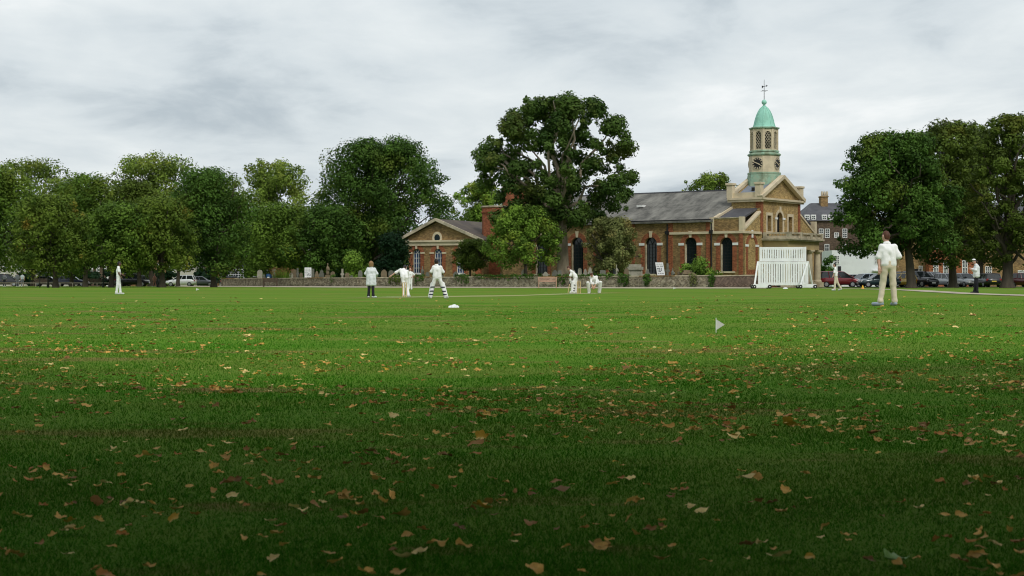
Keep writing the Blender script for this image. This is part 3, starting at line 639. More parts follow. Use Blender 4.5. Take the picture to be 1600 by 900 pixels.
wd = MB(); wd.box(-.42, -.36, r1[0]-.1, r2[1]+.1, rz0-.1, zsw+.9); wd.build('window', DARK, ch)
for a, b in ((y1+.002, y1+.55), (y2-.5, y2-.002)): MB().box(-.02, .06, a, b, zS, zC-.05).build('quoin', REDB, ch)
MB().box(-.5, .04, y1-.05, y1+.03, zT, zC-.05).build('quoin', REDB, ch)
pj = .42; zc1 = zC+.42
mb = MB(); mb.box(XB-.3, pj, y1-pj, y1+.1, zC, zC+.2); mb.box(XB-.3, pj-.1, y1-pj+.1, y1+.1, zC-.22, zC); mb.box(0, pj, y1+.1, y2+pj, zC, zC+.2); mb.box(XB-.3, 0, y2-.1, y2+pj, zC, zC+.2)
mb.box(0, pj-.15, y1+.1, y2+pj, zC-.16, zC); mb.build('cornice', STONE, ch)
for s2 in (0, 1):
    ya = y1-pj if s2 == 0 else y2+pj
    MB().bar((.2, ya, zC+.22), (.2, yc, zA+.12), .55, .34).build('pediment_coping', STONE, ch)
    MB().bar((XB-.1, ya+(.9 if s2 == 0 else -.9), zC+.75), (XB-.1, yc, zA+.12), .45, .34).build('pediment_coping', STONE, ch)
mb = MB(); mb.panel([(y1, zC+.2), (y2, zC+.2), (yc, zA-.1)], [], fW(XB+.2), .3); mb.build('gable_wall', STOCK, ch)
for ya in (y1, y2): MB().box(XB+.1, -.1, ya-.15, ya+.15, zC+.2, zC+.75).build('parapet', STONE, ch)
zp1 = C.z(284.5, 0, y1)
for x_ in (XB-.05, -.1):
    for ya in (y1-.05, y2+.05):
        mb = MB(); mb.box(x_-.33, x_+.33, ya-.33, ya+.33, zC+.2, zp1-.22); mb.box(x_-.42, x_+.42, ya-.42, ya+.42, zp1-.22, zp1); mb.build('parapet_pier', STONE, ch, bevel=.03)
mb = MB(); mb.prism([(XB+.3, y1+.15, zC+.3), (XB+.3, yc, zA-.05), (XB+.3, y2-.15, zC+.3)], (-XB-.5, 0, 0)); mb.build('block_roof', LEAD, ch)
mb = MB(); mb.box(XB*.5-.15, XB*.5+.15, y1+1.5, y1+1.8, zC+.9, zC+1.35); mb.build('roof_vent', BLACKM, ch)
# tower: octagonal stages
tx = XB*.5; k = 0
while k < 12:      # slide along the ridge until the tower stands in its column
    wx, wy = C.w(tx, yc); e_ = CX+FPX*wx/wy-1194
    if abs(e_) < .2: break
    tx -= e_/FPX*wy/C.c*.9; k += 1
tw = lambda py: C.z(py, tx, yc); ap = lambda p_: p_*C.w(tx, yc)[1]/FPX/ .98
OC = math.pi/8; cr = 1/math.cos(OC)
def octa(prof, name, m, bevel=0): return MB().lathe([(r*cr, z) for r, z in prof], 8, tx, yc, OC).build(name, m, ch, bevel)
octa([(ap(25.5), tw(292)), (ap(24.5), tw(282)), (ap(23.2), tw(273)), (ap(23.6), tw(272.5)), (ap(23.6), tw(270))], 'tower_base', COPPERD)
octa([(ap(21.6), tw(270)), (ap(21.6), tw(244))], 'clock_stage', STONE)
octa([(ap(22), tw(244.5)), (ap(23.6), tw(243)), (ap(23.8), tw(241.5)), (ap(21), tw(239.5)), (ap(19.8), tw(238.5))], 'tower_cornice', COPPERD)
za, zb_ = tw(239), tw(202.5); ra = ap(19.2); side = 2*ra*math.tan(OC)
for f in range(8):
    th = math.pi/4*f; nx_, ny_ = math.cos(th), math.sin(th); txx, tyy = -ny_, nx_
    fn = lambda u, v, w_, nx_=nx_, ny_=ny_, txx=txx, tyy=tyy: (tx+nx_*(ra-w_)+txx*u, yc+ny_*(ra-w_)+tyy*u, v)
    h0 = za+.35; hs = tw(211.5); hwid = side*.31
    mb = MB(); mb.panel(rect(-side/2, side/2, za, zb_), [arch(-hwid, hwid, h0, hs)], fn, .18); fc = mb.build('belfry_face', STONE, ch)
    mb = MB()
    for s2 in (-1, 1):
        c = [fn(s2*(side/2-.14), za, 0), fn(s2*side/2, za, 0), fn(s2*side/2, zb_, 0), fn(s2*(side/2-.14), zb_, 0)]; mb.prism(c, (nx_*.06, ny_*.06, 0))
    mb.build('corner_pilaster', STONE, fc)
    mb = MB(); n_ = 5; hh_ = hs+hwid-h0
    for i in range(-3, n_+1):
        for dr in (-1, 1):
            z0_ = h0+hh_*i/n_; z1_ = z0_+2*hwid*1.4
            if z1_ < h0+.1 or z0_ > h0+hh_-.25: continue
            a_, b_ = (-hwid, z0_), (hwid, z1_)
            if dr < 0: a_, b_ = (hwid, z0_), (-hwid, z1_)
            def clip(p0, p1, lim, low):
                t_ = (lim-p0[1])/(p1[1]-p0[1]); return (p0[0]+(p1[0]-p0[0])*t_, lim)
            if a_[1] < h0: a_ = clip(a_, b_, h0, 1)
            if b_[1] > h0+hh_-.05: b_ = clip(a_, b_, h0+hh_-.05, 0)
            mb.bar(fn(a_[0], a_[1], .1), fn(b_[0], b_[1], .1), .045, .03, up=(nx_, ny_, .01))
    mb.build('lattice', STONEG, fc)
mb = MB(); mb.smooth = True; mb.lathe([(.55, za+.7), (.5, za+.95), (.36, za+1.3), (.3, za+1.55), (.12, za+1.7)], 14, tx, yc); mb.box(tx-.08, tx+.08, yc-ra+.2, yc+ra-.2, za+1.7, za+1.9); mb.build('added_bell', BLACKM, ch); MB().lathe([(ra*.62, za+.1), (ra*.62, zb_-.1)], 8, tx, yc, OC).build('belfry_dark_core', DARK, ch)  # unseen bell and dark core, added to make the openings look dark
octa([(ra+.02, za+.02), (ra+.16, za+.06), (ra+.12, za+.2), (ra-.1, za+.3)], 'belfry_sill', COPPERD)
octa([(ap(19.6), tw(203)), (ap(21.6), tw(201.5)), (ap(21.8), tw(200)), (ap(19), tw(199.2))], 'belfry_cornice', COPPERD)
dome = [(265, 412, 405), (268, 404, 392), (273, 400, 375), (278, 395, 350), (283, 390, 330), (290, 383, 308), (300, 373, 285), (312, 362, 267), (325, 350, 255), (333, 341, 248)]
mb = MB(); mb.lathe([(ap((b-a)/9)*cr, tw(110+y_/4.5)) for a, b, y_ in dome], 8, tx, yc, OC); mb.build('cupola', COPPER, ch)
mb = MB()
for kk in range(8):
    a_ = OC+kk*math.pi/4; mb.tube([(tx+ap((b-a)/9)*cr*1.01*math.cos(a_), yc+ap((b-a)/9)*cr*1.01*math.sin(a_), tw(110+y_/4.5)) for a, b, y_ in dome], .035, 5)
mb.build('cupola_ribs', COPPER, ch)
zb0 = tw(166); rb = .27
mb = MB(); mb.smooth = True; mb.lathe([(.12, zb0-.15), (.09, zb0), (.16, zb0+.05), (.08, zb0+.14)]+[(max(.02, rb*math.sin(math.pi*i/10)), zb0+.14+rb-rb*math.cos(math.pi*i/10)) for i in range(1, 10)]+[(.05, zb0+.16+2*rb)], 12, tx, yc); mb.build('finial', COPPER, ch)
mb = MB(); zt_ = tw(124.5); mb.tube([(tx, yc, zb0+.5), (tx, yc, zt_)], [.04, .02], 6); zv = tw(135); zx = tw(142)
mb.bar((tx-.42, yc+.3, zv), (tx+.42, yc-.3, zv), .05); mb.prism([(tx-.42, yc+.3, zv-.16), (tx-.14, yc+.1, zv), (tx-.42, yc+.3, zv+.16)], (.02, .02, 0)); mb.prism([(tx+.4, yc-.28, zv-.1), (tx+.6, yc-.43, zv), (tx+.4, yc-.28, zv+.1)], (.02, .02, 0))
mb.bar((tx-.4, yc, zx), (tx+.4, yc, zx), .04); mb.bar((tx, yc-.4, zx), (tx, yc+.4, zx), .04); mb.build('weather_vane', BLACKM, ch)
zk = tw(256.5); rc = ap(8.9)
for th in (-math.pi/2, 0, math.pi/2, math.pi):
    nx_, ny_ = math.cos(th), math.sin(th); txx, tyy = -ny_, nx_; ro_ = ap(21.6)
    fn = lambda u, v, w_: (tx+nx_*(ro_+w_)+txx*u, yc+ny_*(ro_+w_)+tyy*u, zk+v)
    disc = [(rc*math.cos(2*math.pi*i/28), rc*math.sin(2*math.pi*i/28)) for i in range(28)]
    mb = MB(); mb.prism([fn(u, v, 0) for u, v in disc], (nx_*.05, ny_*.05, 0)); ck = mb.build('clock_face', BLACKM, ch)
    mb = MB()
    for i in range(12):
        a = math.pi/6*i; mb.bar(fn(rc*.70*math.sin(a), rc*.70*math.cos(a), .06), fn(rc*.95*math.sin(a), rc*.95*math.cos(a), .06), .10, .02, up=(nx_, ny_, 0.01))
    mb.build('numerals', STONE, ck)
    mb = MB(); mb.panel([(u*1.06, v*1.06) for u, v in disc], [[(u*.97, v*.97) for u, v in disc]], fn, .07); mb.build('dial_ring', STONEG, ck)
    for nm, hrs, ln, wd_ in (('hour_hand', 3.82, .62, .1), ('minute_hand', 9.75, .88, .08)):
        a = math.pi/6*hrs; MB().bar(fn(-rc*.12*math.sin(a), -rc*.12*math.cos(a), .085), fn(rc*ln*math.sin(a), rc*ln*math.cos(a), .085), wd_, .02, up=(nx_, ny_, .01)).build(nm, STONE, ck)
# portico
ya = yv(1192.5); pr_ = C.sx(1232, ya); yb = C.sy(1280, pr_)
zt1 = C.z(391, pr_, yb); zt2 = C.z(378.5, pr_, yb); zt3 = C.z(375.5, pr_, yb); zt4 = C.z(363.5, pr_, ya+2)
OCH = mat('ochre_stone', (.50, .38, .19), (.44, .33, .17), rough=.85, scale=1.5, c3=(.30, .23, .13), c3amt=.25)
mb = MB(); mb.box(-.02, pr_, ya, ya+.5, zt1, zt2); mb.box(pr_-.6, pr_, ya+.5, yb-.5, zt1, zt2); mb.box(-.02, pr_, yb-.5, yb, zt1, zt2); mb.box(0, pr_-.6, ya+.5, yb-.5, zt2-.3, zt2); po = mb.build('portico', OCH, ch)
mb = MB(); mb.box(0, pr_+.3, ya-.3, yb+.3, zt2, zt2+.13); mb.box(0, pr_+.42, ya-.42, yb+.42, zt2+.13, zt3+.1); mb.build('portico_cornice', STONEG, po)
zbs = zt3+.1
def balus(a, b, piers):
    """balustrade run: piers, rails and single balusters"""
    a, b = Vector(a), Vector(b); d = (b-a); n = d.normalized()
    mb = MB(); mb.bar(a+Vector((0, 0, .1)), b+Vector((0, 0, .1)), .3, .2); mb.bar(a+Vector((0, 0, zt4-zbs-.08)), b+Vector((0, 0, zt4-zbs-.08)), .32, .16); mb.build('balustrade_rail', STONEG, po)
    for t_ in piers:
        c = a.lerp(b, t_); MB().box(c.x-.22, c.x+.22, c.y-.22, c.y+.22, c.z, c.z+zt4-zbs+.03).build('balustrade_pier', STONEG, po)
    cnt = int(d.length/.3); hh_ = zt4-zbs-.36; base = None
    for i in range(cnt):
        c = a.lerp(b, (i+.5)/cnt)
        if any(abs((i+.5)/cnt-t_)*d.length < .3 for t_ in piers): continue
        if balus.me is None: balus.me = MB().lathe([(.05, 0), (.075, hh_*.25), (.05, hh_*.6), (.035, hh_*.8), (.06, hh_)], 8).mesh('baluster')
        o = link('baluster', balus.me, STONEG, po); o.location = (c.x, c.y, c.z+.2)
balus.me = None
balus((.2, ya-.1, zbs), (pr_+.1, ya-.1, zbs), (0.05, 1.))
balus((pr_+.1, ya-.1, zbs), (pr_+.1, yb+.1, zbs), (.33, .66, 1.))
cg = g(*C.w(pr_, yb)); cols = [C.sy(1277, pr_-.35), C.sy(1264.5, pr_-.35), ya+3.4, ya+.45]
for y_ in cols:
    x_ = pr_-.35; rr = .36; hz = zt1-cg
    mb = MB(); mb.smooth = False; mb.box(x_-.5, x_+.5, y_-.5, y_+.5, cg-.2, cg+.55); mb.lathe([(rr*1.25, cg+.55), (rr*1.25, cg+.68), (rr, cg+.78), (rr*.98, cg+hz*.45), (rr*.84, zt1-.35), (rr*1.1, zt1-.3), (rr*1.15, zt1-.16)], 18, x_, y_); mb.box(x_-.45, x_+.45, y_-.45, y_+.45, zt1-.16, zt1-.002); mb.build('column', STONE, po)
for y_ in ((ya+yb)/2-1.4, (ya+yb)/2+1.4, yb-.4): MB().box(.02, .3, y_-.35, y_+.35, ZB, zt1).build('door_pier', REDB, po)
MB().box(.01, .12, (ya+yb)/2-1.0, (ya+yb)/2+1.0, ZB, zt1-1).build('church_door', DARK, po)
MB().box(0, pr_+.6, ya-.3, yb+.3, ZB-.3, cg+.06).build('porch_step', STONEG, po)
# east end: brick turret and drum behind the sycamore
def block(px0, px1, top, y_, name, m, band=None):
    a, b = C.sx(px0, y_), C.sx(px1, y_); z = C.z(top, (a+b)/2, y_); r = (b-a)/2
    mb = MB(); mb.lathe([(r*cr, ZB), (r*cr, z)], 8, (a+b)/2, y_, OC); o = mb.build(name, m, ch)
    for q_ in (0, .62): mb = MB(); mb.lathe([(r*cr*1.02, z-q_-.22), (r*cr*1.1, z-q_-.14), (r*cr*1.1, z-q_)], 8, (a+b)/2, y_, OC); mb.build('brick_cornice', REDB if q_ else STONEG, o)
block(758, 789, 322, yc-3.5, 'east_turret', REDB); block(789, 817, 287, yc, 'east_drum', REDB)

# ------------------------------------------------------------------ the parish hall
H = Frame(PX(638, 190), 190, 27)
hall = empty('brick_hall', (H.X, H.Y, 0), -H.a, 'low yellow brick hall with pediment gable and arched white windows', 'building')
xl, xa, xr_ = 0, H.sx(683.5), H.sx(750); xr2 = H.sx(757.5)
zl, zap, zr_ = H.z(370, 0, 0), H.z(345, xa, 0), H.z(376, xr2, 0)
hw_ = []
for p_ in (651, 684.5, 719): a, b = H.sx(p_-6), H.sx(p_+6); hw_.append((a, b, H.z(427, a, 0), H.z(392, a, 0)-(b-a)/2+.25))
mb = MB(); mb.panel([(0, ZB), (xr_, ZB), (xr_, zr_), (xa, zap-.1), (0, zl-.05)], [arch(*w_[:2], w_[2], w_[3]) for w_ in hw_], fS(0), .4); mb.build('front_wall', STOCKD, hall)
for a, b, zb, zs in hw_:
    m_, hw = (a+b)/2, (b-a)/2; k = .48
    su = ringband(arch(a, b, zb, zs), arch(a-k, b+k, zb-.02, zs, rise=hw+k), fS(-.03), .028, 'window_surround', REDB, hall)
    for s2 in (-1, 1): MB().box(m_+s2*(hw+.3)-.28, m_+s2*(hw+.3)+.28, -.08, .02, zs-.08, zs+.1).build('impost', STONE, su)
    MB().prism([(m_-.1, -.12, zs+hw-.03), (m_+.1, -.12, zs+hw-.03), (m_+.17, -.12, zs+hw+k+.25), (m_-.17, -.12, zs+hw+k+.25)], (0, .12, 0)).build('keystone', STONE, su)
    MB().box(a-.15, b+.15, -.14, .3, zb-.14, zb).build('window_sill', WHITE, su)
    mb = MB(); mb.panel(arch(a, b, zb, zs), [], fS(.27), .03); wn = mb.build('window', GLASSB, hall); glazing(fS(0), a+.03, b-.03, zb+.03, zs, 3, 4, .055, WHITE, wn, depth=.25, th=.05)
MB().box(xr_-.62, xr_+.04, -.05, .3, ZB, zr_-.3).build('quoin', REDB, hall)
xc1 = H.sx(736); zco = H.z(379.5, xa, 0)
mb = MB(); mb.box(-.25, xc1, -.28, .02, zco+.1, zco+.3); mb.box(-.15, xc1-.1, -.14, .02, zco-.3, zco+.08); mb.build('cornice', STONE, hall)
mb = MB(); rr = .5; oc = (xa, H.z(372, xa, 0)); ov_ = [(oc[0]+.62*math.cos(i*math.pi/10), oc[1]+.62*1.15*math.sin(i*math.pi/10)) for i in range(20)]; inn = [(oc[0]+(u-oc[0])*.62, oc[1]+(v-oc[1])*.62) for u, v in ov_]
mb.panel(ov_, [inn], fS(-.1), .099); ow = mb.build('oval_window', STONE, hall); mb = MB(); mb.panel(inn, [], fS(-.03), .02); mb.build('pane', GLASS, ow)
LH = 15
mb = MB(); t_ = .22
mb.prism([(-.5, -.35, zl-.2), (xa, -.35, zap), (xa, -.35, zap+t_), (-.5, -.35, zl-.2+t_)], (0, LH, 0)); mb.prism([(xa, -.35, zap), (xr2, -.35, zr_-.1), (xr2, -.35, zr_-.1+t_), (xa, -.35, zap+t_)], (0, LH, 0)); hr = mb.build('roof', TILE, hall)
for a_, b_ in (((-.55, -.42, zl-.12), (xa, -.42, zap+.14)), ((xa, -.42, zap+.14), (xr2, -.42, zr_))): MB().bar(a_, b_, .2, .32).build('verge', STONEG, hr)
ws0, ws1 = H.sy(770.5, xr_), H.sy(779, xr_); sz0, sz1 = H.z(423, xr_, ws0), H.z(395, xr_, ws0)
mb = MB(); mb.panel([(.4, ZB), (LH-.4, ZB), (LH-.4, zr_-.1), (.4, zr_-.1)], [arch(ws0, ws1, sz0, sz1-.5)], fW(xr_), .4); mb.box(0, .4, .4, LH-.4, ZB, zl-.1); mb.panel([(0, ZB), (xr_, ZB), (xr_, zr_-.1), (xa, zap-.1), (0, zl-.1)], [], fS(LH-.8), .3); mb.build('side_wall', STOCKD, hall)
mb = MB(); mb.panel(arch(ws0, ws1, sz0, sz1-.5), [], fW(xr_-.27), .03); wn = mb.build('window', GLASSB, hall); glazing(fW(xr_), ws0+.03, ws1-.03, sz0+.03, sz1-.5, 3, 4, .06, WHITE, wn, depth=.25, th=.05); MB().box(xr_-.1, xr_+.12, ws0-.15, ws1+.15, sz0-.14, sz0).build('window_sill', WHITE, wn)

# ------------------------------------------------------------------ houses round the green
def sash(fn, u0, u1, z0, z1, parent, nu=3, nv=4, fr=WHITE, glass=GLASS):
    mb = MB(); mb.panel(rect(u0-.06, u1+.06, z0-.06, z1+.06), [rect(u0+.02, u1-.02, z0+.02, z1-.02)], lambda u, v, w_: fn(u, v, w_-.06), .09); wn = mb.build('window', fr, parent)
    mb = MB(); mb.panel(rect(u0, u1, z0, z1), [], lambda u, v, w_: fn(u, v, w_-.015), .02); mb.build('pane', glass, wn)
    mb = MB(); t = .055
    def bx(a0, a1, b0, b1):
        c = [fn(a0, b0, -.02), fn(a1, b0, -.02), fn(a1, b1, -.02), fn(a0, b1, -.02)]; n_ = Vector(fn(0, 0, -.05))-Vector(fn(0, 0, -.02)); mb.prism(c, n_)
    for i in range(1, nu): x_ = u0+(u1-u0)*i/nu; bx(x_-t/2, x_+t/2, z0, z1)
    for j in range(1, nv): z_ = z0+(z1-z0)*j/nv; q_ = t if j*2 != nv else t*1.8; bx(u0, u1, z_-q_/2, z_+q_/2)
    mb.build('glazing_bars', fr, wn); return wn
def house(name, label, X, Y, a, w_, dep, h, m, roof_m, wins=(), roofh=2.6, hip=.0, side_wins=(), chim=(), cat='house', door=None):
    z0 = g(X, Y)-.2; o = empty(name, (X, Y, z0), -R(a), label, cat)
    mb = MB(); mb.box(0, w_, 0, dep, 0, h); mb.build('wall', m, o)
    if roofh:
        mb = MB(); e_ = .3; i_ = hip
        vs = [(-e_, -e_, h), (w_+e_, -e_, h), (w_+e_, dep+e_, h), (-e_, dep+e_, h), (i_-e_, dep/2, h+roofh), (w_-i_+e_, dep/2, h+roofh)]
        mb.add(vs, [(0, 1, 5, 4), (2, 3, 4, 5), (1, 2, 5), (3, 0, 4), (0, 3, 2, 1)]); r_ = mb.build('roof', roof_m, o)
        for (cx_, cw, chh) in chim:
            mb = MB(); mb.box(cx_-cw/2, cx_+cw/2, dep/2-.5, dep/2+.5, h+roofh*.4, h+roofh+chh); mb.box(cx_-cw/2-.1, cx_+cw/2+.1, dep/2-.6, dep/2+.6, h+roofh+chh, h+roofh+chh+.18); c_ = mb.build('chimney', m, r_)
            for q_ in range(int(cw/.45)): MB().lathe([(.13, 0), (.15, .3), (.11, .55)], 8, cx_-cw/2+.3+q_*.45, dep/2).build('chimney_pot', REDB, c_).location.z = h+roofh+chh+.18
    for (u0, u1, q0, q1, *r_) in wins: sash(fS(-.0), u0, u1, q0, q1, o, *(r_ or (3, 4)))
    for (u0, u1, q0, q1) in side_wins: sash(fW(w_), u0, u1, q0, q1, o)
    if door: MB().box(door[0], door[1], -.05, .02, .2, door[2]).build('door', door[3], o)
    return o
def hx(X, px, d): return PX(px, d)-X
# right of the church: tall brown terrace with slate mansard, white wing, brick range
X, d = PX(1254, 232), 232; s_ = lambda p_: hx(X, p_, d); zz_ = lambda py: PZ(py, d)-(g(X, d)-.2)
th = house('terrace_house', 'tall dark brown brick house with slate mansard roof behind the porch', X, d, 0, s_(1345)-0, 10, zz_(345), DKB, SLATED,
      [(s_(p_-3), s_(p_+3), zz_(b_), zz_(t_), 2, 4) for p_, t_, b_ in ((1283, 358, 371), (1292.5, 358, 371), (1307, 364, 371), (1292, 382, 403), (1320, 358, 371), (1320, 382, 403))], 0)
mb = MB(); hz = zz_(345); w2 = s_(1345)
mb.add([(-.3, -.3, hz), (w2+.3, -.3, hz), (w2+.3, 10, hz), (-.3, 10, hz), (.4, .7, zz_(333)), (w2, .7, zz_(333)), (w2, 9, zz_(333)), (.4, 9, zz_(333)), (s_(1276), 4.2, zz_(315)), (w2, 4.2, zz_(315)), (w2, 5.6, zz_(315)), (s_(1276), 5.6, zz_(315))],
       [(0, 1, 5, 4), (1, 2, 6, 5), (2, 3, 7, 6), (3, 0, 4, 7), (4, 5, 9, 8), (5, 6, 10, 9), (6, 7, 11, 10), (7, 4, 8, 11), (8, 9, 10, 11)]); mr = mb.build('mansard_roof', SLATED, th)
for p_ in (1261, 1271, 1288, 1298):
    a, b = s_(p_-2.6), s_(p_+2.6); mb = MB(); mb.box(a-.12, b+.12, -.12, 2.0, hz+.1, zz_(335.5)); dm = mb.build('dormer', WHITE, mr); sash(fS(-.13), a, b, hz+.2, zz_(337), dm, 2, 2)
a, b = s_(1289), s_(1300); mb = MB(); mb.box(a, b, 3, 4.6, hz, zz_(306)); mb.box(a-.1, b+.1, 2.9, 4.7, zz_(306), zz_(304.5)); cm = mb.build('chimney', STOCKD, mr)
for i in range(3): o_ = MB().lathe([(.16, 0), (.18, .35), (.13, .7)], 8).build('chimney_pot', STONEG, cm); o_.location = (a+.3+i*.35, 3.8, zz_(304.5))
X, d = PX(1300, 213), 213; zz_ = lambda py: PZ(py, d)-(g(X, d)-.2)
wh = house('white_house', 'long low white rendered house wing behind the parked cars', X, d, 0, s_(1300)*0+hx(X, 1388, d), 7, zz_(391), RENDER, SLATED, [(hx(X, p_-3.2, d), hx(X, p_+3.2, d), zz_(b_), zz_(t_)) for p_, t_, b_ in ((1307.5, 399.5, 412), (1370.5, 401, 412))], 0, door=(hx(X, 1309, d), hx(X, 1314, d), zz_(416), BLACKM))
MB().box(hx(X, 1363, d), hx(X, 1385, d), -.9, -.02, zz_(424), zz_(422.4)).build('door_canopy', WHITE, wh)
X, d = PX(1386, 219), 219; zz_ = lambda py: PZ(py, d)-(g(X, d)-.2)
house('brown_building', 'plain brown brick range behind the trunk of the dark chestnut', X, d, 0, hx(X, 1452, d), 9, zz_(372), STOCKD, SLATED, [(hx(X, 1436, d), hx(X, 1441, d), zz_(428), zz_(416))], 2, door=(hx(X, 1428, d), hx(X, 1438.5, d), zz_(420), DARK))
X, d = PX(1452, 217), 217; zz_ = lambda py: PZ(py, d)-(g(X, d)-.2)
house('red_brick_house', 'red brick house with tall white sash windows behind parked cars', X, d, 0, hx(X, 1522, d), 9, zz_(330), brick_mat('red_brick_b', (.33, .12, .055), (.27, .095, .045), None, c3=(.2, .08, .04)), SLATED, [(hx(X, p_-3.4, d), hx(X, p_+3.4, d), zz_(429), zz_(407)) for p_ in (1462, 1477.5, 1507.5)]+[(hx(X, p_-3, d), hx(X, p_+3, d), zz_(388), zz_(368)) for p_ in (1462, 1477.5, 1507.5)], 3)
X, d = PX(1524, 221), 221; zz_ = lambda py: PZ(py, d)-(g(X, d)-.2)
house('brown_building', 'shaded brown house behind the white coated umpire at the right', X, d, 0, hx(X, 1700, d), 9, zz_(350), STOCKD, SLATED, [(hx(X, p_-3, d), hx(X, p_+3, d), zz_(435), zz_(423)) for p_ in (1594, 1600)]+[(hx(X, 1540, d), hx(X, 1549, d), zz_(430), zz_(417))], 3)
# left of the church, beyond the trees
X, d = PX(-30, 268), 268; zz_ = lambda py: PZ(py, d)-(g(X, d)-.2)
house('cream_house', 'cream rendered house at the far left under the trees', X, d, 0, hx(X, 39, d), 9, zz_(395), CREAM, SLATED, [(hx(X, p_-3, d), hx(X, p_+3, d), zz_(b_), zz_(t_), 2, 2) for p_, t_, b_ in ((30, 412, 421), (8, 412, 421), (30, 426, 440), (-14, 412, 421))], 3)
X, d = PX(54, 272), 272
house('grey_house', 'shadowed grey house behind the yellow sign', X, d, 0, hx(X, 116, d), 9, zz_(398), CREAM, SLATED, [(hx(X, p_-2.5, d), hx(X, p_+2.5, d), zz_(436), zz_(424), 2, 2) for p_ in (62, 78, 94, 108)], 3)
X, d = PX(124, 274), 274
house('red_cottage', 'red brick cottage with white windows behind the standing fielder', X, d, 0, hx(X, 196, d), 9, zz_(408), DKB, TILE, [(hx(X, p_-1.8, d), hx(X, p_+1.8, d), zz_(424), zz_(415), 2, 2) for p_ in (134, 143, 153, 164, 182)], 3, door=(hx(X, 166, d), hx(X, 170, d), zz_(425), WHITE))
X, d = PX(205, 278), 278
house('grey_house', 'dim house behind the tall dark hedge', X, d, 0, hx(X, 262, d), 9, zz_(400), STOCKD, TILE, [(hx(X, p_-2.2, d), hx(X, p_+2.2, d), zz_(424), zz_(412), 2, 2) for p_ in (216, 232, 248)], 3)
X, d = PX(264, 266), 266; zz_ = lambda py: PZ(py, d)-(g(X, d)-.2)
house('white_cottage', 'pale rendered cottage above the white hatchback', X, d, 0, hx(X, 304, d), 9, zz_(396), CREAM, SLATED, [(hx(X, p_-2, d), hx(X, p_+2, d), zz_(424), zz_(414), 2, 2) for p_ in (270,)], 3)
X, d = PX(306, 276), 276
house('grey_house', 'dark house between the white cottage and the pub', X, d, 0, hx(X, 343, d), 9, zz_(404), STOCKD, SLATED, [(hx(X, p_-2, d), hx(X, p_+2, d), zz_(424), zz_(414), 2, 2) for p_ in (318, 330)], 3)
X, d = PX(343, 262), 262; zz_ = lambda py: PZ(py, d)-(g(X, d)-.2)
NAVY = mat('navy_paint', (.012, .018, .045), (.01, .015, .04), rough=.5)
pb = house('pub', 'pub with white framed bay window under the trees beside the churchyard', X, d, 0, hx(X, 452, d), 9, zz_(392), CREAM, SLATED, [(hx(X, 395, d), hx(X, 402, d), zz_(417), zz_(407), 2, 2), (hx(X, 452, d), hx(X, 460, d), zz_(418), zz_(413), 2, 1)], 3)
mb = MB(); a, b = hx(X, 349.5, d), hx(X, 384, d); mb.box(a, b, -1.3, -.01, .1, zz_(416)); bw = mb.build('bay_window', DARK, pb)
mb = MB(); mb.box(a-.2, b+.3, -1.6, 0, zz_(416), zz_(414.8)); mb.box(a-.1, b+.1, -1.5, 0, zz_(414.8), zz_(411)); mb.build('bay_roof', SLATED, bw)
sash(fS(-1.32), a+.2, b-.2, zz_(440), zz_(421.5), bw, 8, 5); sash(fS(-1.32), a+.2, b-.2, zz_(420.5), zz_(416.8), bw, 5, 1)
MB().box(hx(X, 386, d), hx(X, 404, d), -.12, -.01, .2, zz_(414)).build('shop_front', NAVY, pb)
MB().box(hx(X, 389, d), hx(X, 402, d), -.2, -.121, zz_(413), zz_(410.5)).build('sign_board', WHITE, pb)

